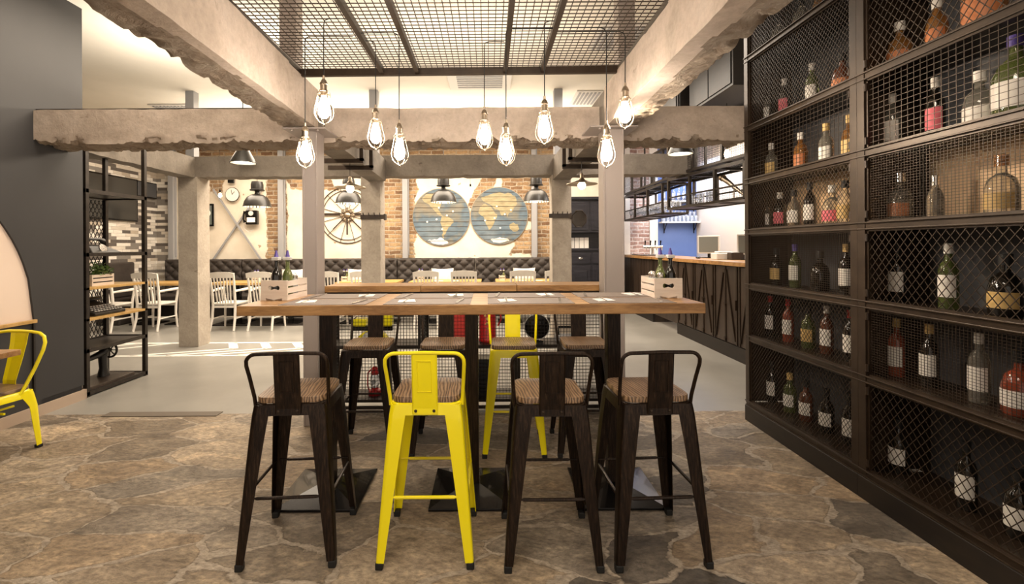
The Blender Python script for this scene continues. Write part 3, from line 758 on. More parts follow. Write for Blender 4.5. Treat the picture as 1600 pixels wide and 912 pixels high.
bottle_oil('dark vinegar bottle in the right condiment crate', M['g_dark'], (1.050, 2.665, TZ+.011))
def shaker(label, loc):
    t = thing('spice_shaker', label, 'shaker', loc, 0, 'small glass shakers in the condiment crates')
    MB().lathe([(.016,0),(.018,.005),(.017,.10),(.013,.105)], (0,0,0), 12).build('jar', M['glassware'], t, smooth=True)
    MB().lathe([(.017,.103),(.018,.12),(.010,.130),(.003,.134)], (0,0,0), 12).build('lid', M['chrome'], t, smooth=True)
shaker('glass shaker with steel lid at the rear of the left crate', (-1.19, 2.765, TZ+.011))
shaker('glass shaker with steel lid beside it in the left crate', (-1.155, 2.75, TZ+.011))
shaker('glass shaker with steel lid at the rear of the right crate', (.975, 2.76, TZ+.011))
shaker('glass shaker with steel lid in front in the right crate', (.968, 2.70, TZ+.011))
shaker('glass shaker with steel lid between bottles in the right crate', (.99, 2.66, TZ+.011))

# ------------------------------------------------------------------ mesh shelf divider behind the stools
def divider(label, loc):
    t = thing('mesh_shelf_unit', label, 'shelf unit', loc, 0, 'mesh shelf units in a row behind the high table')
    Wd, D, H = .78, .30, 1.02
    MB().box(0, Wd, -.01, D+.01, H, H+.05).build('worktop', M['oak'], t, bevel=.002)
    mb = MB()
    for x in (.012, Wd-.012):
        for y in (.012, D-.012): mb.box(x-.011, x+.011, y-.011, y+.011, .06, H)
    for z in (.075, .13, .565, H-.045):
        for y in (.012, D-.012): mb.box(.0, Wd, y-.010, y+.010, z-.011, z+.011)
        for x in (.012, Wd-.012): mb.box(x-.010, x+.010, 0, D, z-.011, z+.011)
    mb.box(.0, Wd, .0, D, H-.035, H-.001)
    mb.build('frame', M['black'], t)
    for z in (.13, .57): MB().box(.01, Wd-.01, .01, D-.01, z, z+.012).build('shelf_board', M['black'], t)
    for y in (.0, D):
        mb = MB(); grid_wires(mb, (.01, y, .13), (1,0,0), (0,0,1), Wd-.02, H-.15, .026, .0013, .028); mb.build('wire_mesh', M['wire'], t)
    for x in (.01, Wd-.01):
        mb = MB(); diamond_wires(mb, (x, .01, .13), (0,1,0), (0,0,1), D-.02, H-.15, .05, .03, .0016); mb.build('wire_mesh', M['wire'], t)
    for x in (.03, Wd-.03):
        for y in (.03, D-.03): MB().lathe([(.02,0),(.02,.008),(.007,.012),(.007,.062)], (x, y, 0), 10).build('leg', M['rubber'], t)
    return t
d0 = divider('left mesh shelf unit with wooden top, next to the left steel post', (-1.335, 3.76, 0))
copy_tree(d0, (-.552, 3.76, 0), 0, 'middle mesh shelf unit with wooden top holding red objects')
copy_tree(d0, (.232, 3.76, 0), 0, 'right mesh shelf unit with wooden top holding the round black object')
SZ = .583
# red storm lantern on the low board
def lantern(label, loc):
    t = thing('storm_lantern', label, 'lantern', loc)
    MB().lathe([(.055,0),(.058,.01),(.055,.035),(.03,.05),(.03,.06)], (0,0,0), 18).build('fuel_tank', M['red'], t, smooth=True)
    MB().lathe([(.028,.06),(.042,.10),(.036,.155),(.026,.17)], (0,0,0), 16).build('glass_globe', M['glassware'], t, smooth=True)
    MB().lathe([(.03,.17),(.034,.18),(.022,.21),(.03,.215),(.014,.235)], (0,0,0), 16).build('chimney', M['red'], t, smooth=True)
    mb = MB()
    for s in (-1, 1): mb.tube([(s*.05,0,.03),(s*.062,0,.08),(s*.058,0,.18),(s*.03,0,.21)], .006, 8)
    mb.build('side_tube', M['red'], t, smooth=True)
    MB().tube([(-.06,0,.12),(-.05,.03,.22),(0,.04,.26),(.05,.03,.22),(.06,0,.12)], .0016, 5).build('handle', M['chrome'], t)
lantern('red storm lantern on the bottom board of the left shelf unit', (-.965, 3.90, .143))
# red cylinder with crest
t = thing('metal_canister', 'dark red cylindrical canister with gold crest on the middle shelf board', 'canister', (-.012, 3.91, SZ))
MB().lathe([(.070,0),(.074,.006),(.074,.02),(.070,.025),(.070,.31),(.055,.335),(.03,.345)], (0,0,0), 24).build('body', M['red'], t, smooth=True)
MB().tube([(.075,0,.30),(.11,0,.29),(.115,0,.18),(.09,0,.13)], .008, 8).build('spout', M['red'], t, smooth=True)
mb = MB()
for a, z, r in ((0,.20,.014),(-.25,.225,.010),(.25,.225,.010),(0,.165,.010),(-.2,.155,.008),(.22,.15,.008),(0,.12,.007),(.1,.245,.006)):
    mb.sphere((math.sin(a)*.071, -math.cos(a)*.071, z), r, 1, .35, 1, 8, 6)
mb.build('crest', M['l_gold'], t, smooth=True)
t = thing('metal_canister', 'bright coral red jerry can standing left of the crested canister', 'canister', (-.235, 3.91, SZ))
MB().box(-.06,.06,-.05,.05,0,.29).build('body', M['coral'], t, bevel=.012)
MB().tube([(-.035,0,.285),(-.035,0,.32),(.035,0,.32),(.035,0,.285)], .007, 8).build('handle', M['coral'], t, smooth=True)
# yellow rounded machine
t = thing('vintage_machine', 'yellow rounded metal machine on the upper board of the left shelf unit', 'machine', (-.985, 3.92, SZ))
mb = MB(); mb.prism([(.13*math.cos(PI*k/16), .10*math.sin(PI*k/16)) for k in range(17)], -.05, .05); mb.build('housing', M['yellow'], t, bevel=.008)
MB().box(-.16,-.05,-.045,.045,.135,.20).build('side_box', M['yellow'], t, bevel=.012)
MB().box(.05,.17,-.045,.045,.135,.235).build('side_box', M['yellow'], t, bevel=.012)
MB().box(-.17,.17,-.02,.02,.095,.135).build('crossbar', M['castiron'], t, bevel=.004)
MB().lathe([(.045,0),(.045,.03)], (-.02,-.06,.05), 18, Matrix.Rotation(PI/2,3,'X')).build('dial', M['plastic'], t, smooth=True)
# black round drum with pale rim
t = thing('round_lamp', 'round black disc lamp with pale rim on the right shelf unit', 'lamp', (.405, 3.90, SZ))
R_ = Matrix.Rotation(PI/2, 3, 'X')
MB().lathe([(.02,-.045),(.08,-.035),(.105,0),(.105,.02),(.10,.024)], (0,0,.125), 28, R_).build('body', M['castiron'], t, smooth=True)
MB().tube([(.106*math.cos(2*PI*k/32), -.024, .125+.106*math.sin(2*PI*k/32)) for k in range(32)], .004, 6, True).build('rim', M['plastic'], t, smooth=True)
mb = MB(); mb.tube([(0,0,.235),(.0,.0,.275),(.05,.0,.30)], .006, 6); mb.box(-.05,.05,-.04,.04,0,.012); mb.bar((0,0,.01),(0,0,.03), .03,.03); mb.build('stand', M['castiron'], t)
# clothes iron
t = thing('clothes_iron', 'grey antique clothes iron right of the round black lamp', 'iron', (.66, 3.90, SZ))
MB().prism([(-.10,-.045),(.06,-.045),(.12,0),(.06,.045),(-.10,.045)], 0, .055, 'z').build('sole_plate', M['steelgrey'], t, bevel=.006)
mb = MB(); mb.tube([(-.07,0,.055),(-.07,0,.12),(.05,0,.12),(.05,0,.055)], .009, 8); mb.build('handle', M['castiron'], t, smooth=True)
t = thing('wooden_crate', 'dark slatted box on the bottom board of the middle shelf unit', 'box', (-.08, 3.91, .143))
mb = MB()
for k in range(9): mb.box(-.13,.13,-.10,-.092,.012+k*.034,.036+k*.034)
mb.box(-.13,.13,-.09,.10,0,.31); mb.build('body', M['hutch'], t)

# ------------------------------------------------------------------ bottle cabinets on the right
ZR = [.15, .665, 1.07, 1.495, 1.89, 2.305, 2.85, 3.40]
XF = 2.05
def cabinet(label, y0, y1, kinds, gx):
    t = thing('wine_cabinet', label, 'cabinet', (XF, y0, 0), 0, 'mesh fronted bottle cabinets along the right wall')
    L = y1-y0; D = .34
    mb = MB()
    for y in (0.0, L-.05):
        mb.box(-.012, .035, y, y+.05, .14, 3.42); mb.box(D-.02, D+.02, y, y+.05, .14, 3.42)
    for z in ZR:
        mb.box(-.008, .028, .0, L, z-.030, z+.012); mb.box(-.016, -.008, .0, L, z-.030, z-.022); mb.box(-.020, -.006, .0, L, z+.004, z+.012)
    mb.build('frame', M['frame'], t, bevel=.002)
    for z in ZR[:-1]: MB().box(.028, D, .05, L-.05, z-.012, z+.004).build('shelf_board', M['frame'], t)
    for r in range(7):
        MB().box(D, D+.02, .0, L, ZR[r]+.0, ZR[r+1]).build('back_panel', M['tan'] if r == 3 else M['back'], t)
    MB().box(.028, D, -.0, .012, .15, 3.4).build('side_panel', M['frame'], t)
    MB().box(.028, D, L-.012, L, .15, 3.4).build('side_panel', M['frame'], t)
    MB().box(-.02, D+.02, .0, L, 0, .12).build('plinth', M['kick'], t, bevel=.003)
    for r in range(7):
        z0, z1 = ZR[r]+.014, ZR[r+1]-.032; a, b_ = .055, L-.055
        mb = MB()
        for z in (z0, z1): mb.box(-.002, .014, a, b_, z-.007, z+.007)
        for y in (a, b_): mb.box(-.002, .014, y-.008, y+.008, z0, z1)
        for zz in (z0+.04, z1-.04): mb.lathe([(.008, -.02), (.008, .02)], (-.006, (b_ if gx > 0 else a), zz), 8)
        dr = mb.build('mesh_door', M['frame'], t)
        mb = MB(); k = kinds[r]
        if k == 'g': grid_wires(mb, (.006, a, z0), (0,1,0), (0,0,1), b_-a, z1-z0, .034, .0011, .028)
        elif k == 'f': grid_wires(mb, (.006, a, z0), (0,1,0), (0,0,1), b_-a, z1-z0, .0165, .0008, .0135)
        elif k == 'd': diamond_wires(mb, (.006, a, z0), (0,1,0), (0,0,1), b_-a, z1-z0, .030, .036, .0013)
        else: diamond_wires(mb, (.006, a, z0), (0,1,0), (0,0,1), b_-a, z1-z0, .042, .052, .0016)
        mb.build('wire_mesh', M['wirewarm'], dr)
    return t
cabinet('far mesh fronted bottle cabinet, ending beside the bar walkway', 2.548, 3.666, 'ddfdgdd', -1)
cabinet('near mesh fronted bottle cabinet at the right edge of view', 1.43, 2.548, 'DfDfgDD', 1)
# bottles
PRO = {
 'wine': [(.036,0),(.038,.006),(.038,.185),(.030,.215),(.015,.235),(.014,.295),(.016,.298),(.016,.31)],
 'spirit': [(.040,0),(.043,.008),(.043,.15),(.036,.185),(.018,.205),(.016,.25),(.019,.253),(.019,.28)],
 'round': [(.050,0),(.056,.01),(.056,.12),(.045,.165),(.018,.19),(.015,.235),(.022,.24),(.022,.265)],
 'small': [(.030,0),(.034,.006),(.034,.11),(.026,.145),(.013,.165),(.013,.20),(.016,.203),(.016,.222)],
 'big': [(.070,0),(.075,.01),(.075,.19),(.055,.24),(.022,.275),(.020,.33),(.026,.334),(.026,.36)],
}
def bottle(label, shape, glass, loc, lab='l_white', cap='rubber', group='bottles'):
    pr = PRO[shape]; t = thing('bottle', label, 'bottle', loc, 0, group)
    MB().lathe(pr, (0,0,0), 18).build('glass_body', M[glass], t, smooth=True)
    r0 = pr[2][0]+.0012; h = pr[2][1]; hz = pr[-1][1]
    MB().lathe([(pr[-2][0]+.0015, hz-.045), (pr[-2][0]+.0015, hz+.003), (.004, hz+.005)], (0,0,0), 14).build('cap', M[cap], t, smooth=True)
    if lab:
        n = 14; vs = []; fs = []; z0, z1 = h*.30, h*.88
        for i in range(n+1):
            a = math.radians(115+ (265-115)*i/n)
            vs += [(r0*math.cos(a), r0*math.sin(a), z0), (r0*math.cos(a), r0*math.sin(a), z1), ((r0-.001)*math.cos(a), (r0-.001)*math.sin(a), z0), ((r0-.001)*math.cos(a), (r0-.001)*math.sin(a), z1)]
        for i in range(n):
            k = i*4; fs += [(k, k+4, k+5, k+1), (k+2, k+3, k+7, k+6), (k+1, k+5, k+7, k+3), (k, k+2, k+6, k+4)]
        MB().add(vs, fs).build('paper_label', M[lab], t, smooth=True)
        if lab == 'l_white' and cap == 'l_white':
            pass
    return t
COLN = {'g_clear': 'clear', 'g_dark': 'dark', 'g_green': 'green', 'g_amber': 'amber', 'g_brown': 'brown', 'g_rose': 'orange red'}
LABN = {'l_white': 'white label', 'l_pink': 'pink label', 'l_gold': 'gold label', 'l_orange': 'orange label', None: 'no label'}
ROWN = ['bottom', 'second lowest', 'third lowest', 'tan backed', 'fifth', 'sixth', 'top']
B = {
 ('far', 6): [(1218,'round','g_clear','l_orange','rubber'),(1254,'round','g_clear','l_orange','rubber'),(1288,'round','g_amber','l_gold','rubber')],
 ('far', 5): [(1199,'wine','g_clear','l_white','l_white'),(1227,'wine','g_dark','l_pink','l_white'),(1270,'wine','g_green','l_white','l_white'),(1318,'round','g_brown','l_orange','rubber')],
 ('far', 4): [(1206,'spirit','g_clear','l_gold','l_white'),(1252,'spirit','g_amber','l_orange','l_white'),(1292,'spirit','g_clear','l_white','l_gold'),(1329,'spirit','g_amber','l_gold','l_gold')],
 ('far', 3): [(1197,'spirit','g_clear','l_white','l_white'),(1219,'spirit','g_dark','l_pink','l_white'),(1241,'spirit','g_clear','l_white','rubber'),(1266,'wine','g_dark','l_white','rubber'),(1301,'round','g_clear','l_pink','l_white'),(1321,'spirit','g_clear','l_gold','rubber')],
 ('far', 2): [(1213,'spirit','g_dark','l_gold','rubber'),(1242,'wine','g_green','l_white','purple'),(1281,'round','g_dark',None,'rubber'),(1322,'wine','g_dark','l_white','l_gold')],
 ('far', 1): [(1203,'wine','g_dark','l_white','red'),(1231,'wine','g_rose','l_white','red'),(1262,'spirit','g_green','l_gold','rubber'),(1291,'wine','g_brown','l_white','l_white'),(1328,'wine','g_dark','l_white','red')],
 ('far', 0): [(1205,'wine','g_dark','l_white','rubber'),(1233,'spirit','g_green','l_white','l_gold'),(1258,'spirit','g_brown','l_white','rubber'),(1290,'spirit','g_dark','l_white','rubber'),(1326,'wine','g_dark','l_white','rubber')],
 ('near', 5): [(1408,'round','g_amber','l_orange','l_white'),(1466,'spirit','g_amber','l_orange','l_white'),(1541,'big','g_amber','l_orange','rubber')],
 ('near', 4): [(1396,'wine','g_clear','l_white','l_white'),(1463,'wine','g_dark','l_pink','l_white'),(1532,'round','g_clear','l_white','l_white'),(1590,'big','g_green','l_white','purple')],
 ('near', 3): [(1407,'round','g_clear','l_orange','chrome'),(1462,'small','g_clear',None,'chrome'),(1566,'round','g_clear','l_gold','g_amber')],
 ('near', 2): [(1402,'wine','g_dark','l_white','rubber'),(1482,'wine','g_green','l_white','l_white'),(1571,'round','g_dark','l_gold','rubber')],
 ('near', 1): [(1400,'wine','g_rose','l_white','l_gold'),(1451,'wine','g_dark','l_white','l_gold'),(1529,'wine','g_clear','l_white','l_white'),(1592,'round','g_rose','l_white','rubber')],
 ('near', 0): [(1402,'spirit','g_dark','l_white','rubber'),(1508,'wine','g_dark','l_white','rubber'),(1589,'spirit','g_dark','l_white','rubber')],
}
for (bay, r), lst in B.items():
    n = len(lst)
    for i, (px, shp, gl, lb, cp) in enumerate(lst):
        X = 2.22; Y = X*F/(px-PX)
        bottle('%s bottle with %s, %s from left, %s cabinet, %s compartment' % (COLN[gl], LABN[lb], ORD[i], bay, ROWN[r]), shp, gl, (X, Y, ZR[r]+.005), lb, cp, 'bottles in the %s cabinet' % bay)

# ------------------------------------------------------------------ bar counter
def counter(label, y0, y1, braces):
    t = thing('bar_counter', label, 'counter', (2.97, y0, 0), 0, 'bar counter sections')
    L = y1-y0
    MB().box(0.02, .60, 0, L, .0, 1.13).build('body', M['counter'], t)
    MB().box(-.01, .03, 0, L, .0, .17).build('plinth', M['kick'], t)
    MB().box(-.05, .66, 0, L, 1.13, 1.18).build('worktop', M['oak'], t, bevel=.003)
    w = .62; n = max(1, round(L/w)); w = L/n
    for i in range(n):
        a, b_ = i*w+.01, (i+1)*w-.01
        mb = MB(); mb.box(-.002, .02, a, b_, .18, 1.12)
        d = mb.build('door', M['counter'], t, bevel=.003)
        mb = MB()
        if braces:
            c = (a+b_)/2
            for y in (a+.02, c, b_-.02): mb.box(-.014, -.001, y-.014, y+.014, .18, 1.12)
            mb.bar((-.009, c-.03, 1.08), (-.009, a+.05, .22), .012, .022, (1,0,0)); mb.bar((-.009, c+.03, 1.08), (-.009, b_-.05, .22), .012, .022, (1,0,0))
            for z in (.22, .65, 1.06): mb.lathe([(.024, -.012), (.024, .012)], (-.012, c, z), 10, Matrix.Rotation(PI/2, 3, 'Y'))
            mb.box(-.03, -.012, a+.01, a+.03, .60, .72)
        else:
            for k in range(5): mb.box(-.006, -.001, a+.02+k*(b_-a-.04)/4-.003, a+.02+k*(b_-a-.04)/4+.003, .18, 1.12)
        mb.build('brace', M['frame'], d)
    return t
counter('near bar counter section with V braced dark doors beside the bottle cabinet', 4.3, 7.25, True)
counter('far bar counter section with plain dark planks, under the blue wall', 8.32, 10.25, False)
t = thing('counter_flap', 'raised dark hinged flap door between the two bar counter sections', 'flap', (2.99, 7.26, 0))
MB().box(0, .03, 0, 1.05, .14, 1.13).build('flap_door', M['counter'], t, bevel=.003)
MB().box(-.04, .60, 0, 1.05, 1.13, 1.18).build('worktop', M['oak'], t, bevel=.003)
def monitor(label, loc, rz):
    t = thing('monitor', label, 'monitor', loc, rz, 'monitors on the bar counter')
    b_ = MB().box(-.16,.16,-.02,.02,.07,.35).build('casing', M['plastic'], t, bevel=.006)
    MB().box(-.14,.14,-.0225,-.019,.09,.33).build('screen', M['screen'], b_)
    MB().box(-.10,.10,-.06,.08,0,.012).box(-.02,.02,.0,.04,.01,.15).build('stand', M['castiron'], t, bevel=.003)
monitor('grey point of sale monitor turned on the counter, whole screen visible', (3.44, 7.2, 1.18), -.75)
monitor('grey monitor partly hidden by the bottle cabinet', (3.52, 6.2, 1.18), -.75)
tag(MB().box(-.13,.13,-.09,.09,0,.09).box(-.10,.10,-.06,.05,.09,.115).build('receipt_printer', M['plastic'], loc=(3.28, 6.45, 1.18), bevel=.01), 'white receipt printer between the two monitors', 'printer')
tag(MB().sphere((0,0,.016), .05, .7, 1, .36).build('computer_mouse', M['castiron'], loc=(3.16, 6.95, 1.18), smooth=True), 'black computer mouse below the left monitor', 'mouse')
t = thing('tissue_box', 'dark brown box next to the receipt printer', 'box', (3.38, 6.30, 1.18)); MB().box(-.09,.09,-.06,.06,0,.10).build('body', M['counter'], t, bevel=.004); MB().box(-.05,.05,-.03,.03,.098,.106).build('opening', M['paper'], t)
tag(MB().box(-.25,.25,-.35,.35,0,.02).build('bar_tray', M['castiron'], loc=(3.25, 9.3, 1.18), bevel=.004), 'flat black drip tray on the far bar counter', 'tray')
t = thing('beer_tap', 'chrome beer tap tower with black handles on the far counter', 'tap', (3.42, 9.6, 1.18))
MB().lathe([(.05,0),(.03,.02),(.025,.16),(.03,.17)], (0,0,0), 14).tube([(-.2,0,.17),(.2,0,.17)], .03, 10).build('tower', M['chrome'], t, smooth=True)
for x in (-.16, -.05, .05, .16):
    h = MB().tube([(x,-.02,.17),(x,-.07,.16),(x,-.08,.10)], .012, 8).build('spout', M['brass'], t, smooth=True)
    MB().tube([(x,0,.19),(x,-.02,.30)], [.010,.017], 8).build('handle', M['castiron'], t, smooth=True)
# blue wall shelves and glasses
def wshelf(label, z):
    t = thing('wall_shelf', label, 'shelf', (3.80, 10.08, z)); MB().box(0, .84, 0, .21, -.03, 0).build('shelf_board', M['white'], t)
    for x in (.12, .78): MB().bar((x, .20, -.03), (x, .20, -.25), .02, .012).bar((x, .19, -.2), (x, .04, -.035), .015, .01).build('bracket', M['castiron'], t)
wshelf('lower white shelf full of glasses on the blue wall', 1.90)
wshelf('upper white shelf with bottles on the blue wall', 2.36)
def glass_(name, label, loc, h=.13, r=.034, stem=False, group='glasses on the lower blue wall shelf'):
    mb = MB()
    if stem: mb.lathe([(.030,0),(.028,.004),(.004,.008),(.004,.07),(.02,.08),(.032,.11),(.030,.16),(.027,.165)], (0,0,0), 12)
    else: mb.shell([(r*.85,.0),(r,h)], (0,0,0), 12, .003); mb.lathe([(r*.84,0),(r*.84,.01)], (0,0,0), 12)
    return tag(mb.build(name, M['glassware'], loc=loc, smooth=True), label, 'glass', group)
g0 = glass_('drinking_glass', 'clear tumbler, first from left in the front row on the lower white shelf', (3.86, 10.14, 1.901))
for row, yy in enumerate((10.14, 10.23)):
    for i in range(9):
        if row == 0 and i == 0: continue
        c = g0.copy(); C.objects.link(c); c.location = (3.86+i*.088, yy, 1.901)
        c.scale.z = 1.0 if row == 0 else 1.7
        c['label'] = ('tall clear glass, %s from left in the back row on the lower white shelf' if row else 'clear tumbler, %s from left in the front row on the lower white shelf') % ORD[i]
for i in range(7):
    bottle('pale bottle %s from left on the upper white shelf before the blue wall' % ORD[i], 'wine', 'g_clear', (3.88+i*.11, 10.18, 2.361), 'l_white', 'chrome', 'bottles on the upper blue wall shelf')

# ------------------------------------------------------------------ hanging steel racks over the bar
def rack(label, p, q, z0, z1, n, depth=.40, mid=True, hang=True):
    p = Vector(p); q = Vector(q); d = (q-p); L = d.length; rz = math.atan2(d.y, d.x)
    t = thing('hanging_rack', label, 'rack', (p.x, p.y, 0), rz, 'black steel racks hung over the bar')
    mb = MB(); w = .035
    for yy in (0, -depth):
        for z in (z0, z1): mb.bar((0, yy, z), (L, yy, z), w, w)
        for i in range(n+1): mb.bar((L*i/n, yy, z0), (L*i/n, yy, z1), w, w)
        if mid: mb.bar((0, yy, z0+(z1-z0)*.38), (L, yy, z0+(z1-z0)*.38), w*.6, w*.6)
    for i in range(n+1):
        for z in (z0, z1): mb.bar((L*i/n, 0, z), (L*i/n, -depth, z), w, w)
    if hang:
        for i in (0, n):
            for yy in (0, -depth): mb.bar((L*i/n, yy, z1), (L*i/n, yy, 3.6), w*.8, w*.8)
    mb.build('frame', M['black'], t)
    MB().box(0, L, -depth, 0, z0-.005, z0+.006).build('shelf_board', M['black'], t)
    mb = MB(); grid_wires(mb, (0, 0, z0), (1,0,0), (0,0,1), L, (z1-z0)*.38, .03, .0014); grid_wires(mb, (0, 0, z1), (1,0,0), (0,-1,0), L, depth, .05, .0014)
    mb.build('wire_mesh', M['wire'], t)
    return t
# front faces look towards the room: p far, q near so local -y points to the bar side
rack('near hanging steel rack over the counter with a brass telescope', (2.98, 5.35, 0), (2.72, 6.95, 0), 1.93, 2.36, 3, .42, True, False)
rack('far hanging steel rack over the bar filled with wine glasses', (2.95, 7.8, 0), (2.95, 10.0, 0), 1.92, 2.42, 3, .42, True, False)
def upper(label, p, q, z0, z1, n, kind):
    t = rack(label, p, q, z0, z1, n, .45, False, True)
    d = (Vector(q)-Vector(p)); L = d.length
    mb = MB()
    if kind == 'd': diamond_wires(mb, (0, 0, z0), (1,0,0), (0,0,1), L, z1-z0, .06, .07, .003)
    else: grid_wires(mb, (0, 0, z0), (1,0,0), (0,0,1), L, z1-z0, .03, .0016, .02)
    mb.build('wire_mesh', M['wire'], t)
    return t
upper('upper near rack with fine grid front above the counter', (3.0, 5.1, 0), (2.72, 6.95, 0), 2.42, 2.95, 3, 'g')
upper('upper far rack with fine grid front above the glasses', (2.95, 7.2, 0), (2.95, 10.0, 0), 2.48, 3.0, 5, 'g')
# dark loft cabinets hung from the ceiling over the bar
for lab, a in (('large dark cabinet hung at the ceiling above the near end of the bar', (2.45, 3.4, 4.6, 5.6, 2.98, 3.56)),
               ('second dark ceiling cabinet further along over the bar', (2.35, 3.4, 5.7, 7.2, 3.02, 3.56))):
    t = thing('ceiling_cabinet', lab, 'cabinet', (a[0], a[2], a[4]), 0, 'dark cabinets hung at the ceiling over the bar')
    w, l, h = a[1]-a[0], a[3]-a[2], a[5]-a[4]
    MB().box(0, w, 0, l, 0, h).build('body', M['kick'], t, bevel=.004)
    MB().box(-.012, -.001, .03, l/2-.01, .03, h-.03).build('door', M['kick'], t, bevel=.003)
    MB().box(-.012, -.001, l/2+.01, l-.03, .03, h-.03).build('door', M['kick'], t, bevel=.003)
# wine glasses in the far rack
k = 0
gg = None
for row in range(3):
    for i in range(14):
        loc = (3.05+row*.12, 7.95+i*.145, 1.931)
        if gg is None:
            gg = glass_('wine_glass', 'clear stemmed glass in the crowd of glasses on the far hanging rack', loc, stem=True, group='wine glasses in the far hanging rack')
            gg.scale = (1.25,1.25,1.25)
        else:
            c = gg.copy(); C.objects.link(c); c.location = loc
for i in range(5):
    glass_('drinking_glass', 'clear tall glass, %s one along the near hanging rack' % ORD[i], (3.0+.03*(i%2), 6.2+i*.14, 1.94), .17, .035, group='tall glasses in the near hanging rack')
t = thing('brass_telescope', 'brass telescope leaning in the near hanging rack', 'telescope', (3.05, 5.72, 1.94))
MB().tube([(-.02,.22,.30),(.0,.10,.22),(.02,-.05,.12),(.03,-.2,.03)], [.036,.030,.022,.016], 12).build('tube', M['brass'], t, smooth=True)
MB().tube([(-.024,.25,.32),(-.02,.22,.30)], .046, 12).build('lens_ring', M['brass'], t, smooth=True)
MB().lathe([(.05,0),(.05,.01),(.008,.02),(.008,.16)], (0,.0,0), 12).build('stand', M['brass'], t, smooth=True)

# ------------------------------------------------------------------ hutch, mirror and coat hooks
t = thing('hutch', 'dark carved two part hutch standing at the back wall right of the maps', 'hutch', (1.60, 9.28, 0))
HW = .95
MB().box(0, HW, 0, .5, 0, 1.28).box(-.03, HW+.03, -.03, .52, 1.28, 1.33).box(-.02, HW+.02, -.02, .5, 0, .08).build('base_cabinet', M['hutch'], t, bevel=.006)
for x0 in (.05, .50):
    d = MB().box(x0, x0+.40, -.018, 0, .12, .98).build('door', M['hutch'], t, bevel=.006)
    MB().box(x0+.07, x0+.33, -.030, -.018, .22, .88).build('carved_panel', M['hutch'], d, bevel=.012)
    MB().sphere((x0+(.36 if x0 < .2 else .04), -.03, .60), .014, 1, 1, 2).build('knob', M['chrome'], d)
    d = MB().box(x0, x0+.40, -.018, 0, 1.02, 1.24).build('drawer', M['hutch'], t, bevel=.006)
    MB().sphere((x0+.20, -.03, 1.13), .03, 1.4, .5, .8).build('knob', M['chrome'], d)
MB().box(0, HW, .15, .5, 1.65, 2.32).box(-.04, HW+.04, .10, .52, 2.32, 2.38).box(0, .05, .15, .5, 1.33, 1.65).box(HW-.05, HW, .15, .5, 1.33, 1.65).box(.05, HW-.05, .46, .5, 1.33, 1.65).build('top_cabinet', M['hutch'], t, bevel=.006)
for x0 in (.05, .50):
    d = MB().box(x0, x0+.40, .13, .15, 1.70, 2.28).build('door', M['hutch'], t, bevel=.006)
    MB().box(x0+.06, x0+.34, .12, .13, 1.76, 2.22).build('carved_panel', M['hutch'], d, bevel=.01)
for i in range(4):
    tag(MB().box(0,.09,0,.012,0,.22).build('menu_card', M['paper'], loc=(1.70+i*.10, 9.60, 1.331), rz=.1), 'white card, %s from left, leaning in the open niche of the hutch' % ORD[i], 'card', 'cards in the hutch niche')
def hookrail(label, x, z, w):
    t = thing('coat_rack', label, 'coat rack', (x, 6.44, z)); MB().box(-w/2, w/2, 0, .02, -.025, .035).box(w/2-.005, w/2+.018, .0, .10, -.04, .045).build('rail', M['counter'], t, bevel=.003)
    for i in range(4):
        xx = -w/2+.05+i*(w-.1)/3; MB().tube([(xx,0,.03),(xx,-.03,.03),(xx,-.04,.06)], .006, 6).build('hook', M['castiron'], t)
hookrail('dark wooden hook rail on the middle concrete column', -1.62, 1.80, .33)
hookrail('dark wooden hook rail on the right concrete column', 1.00, 1.80, .30)
t = thing('mirror', 'octagonal framed mirror hanging right of the right hook rail', 'mirror', (1.27, 6.44, 1.76))
pts = [(.105*math.cos(PI/8+k*PI/4), .125*math.sin(PI/8+k*PI/4)) for k in range(8)]
MB().prism(pts, 0, .008).build('mirror_glass', simple('mirror_silver', (.30,.27,.24), .08, .9), t)
MB().tube([(a, -.002, b_) for a, b_ in pts], .007, 6, True).build('frame', M['frame'], t)
MB().tube([(0, 0, .12), (-.10, 0, .05)], .003, 5).build('cord', M['rubber'], t)

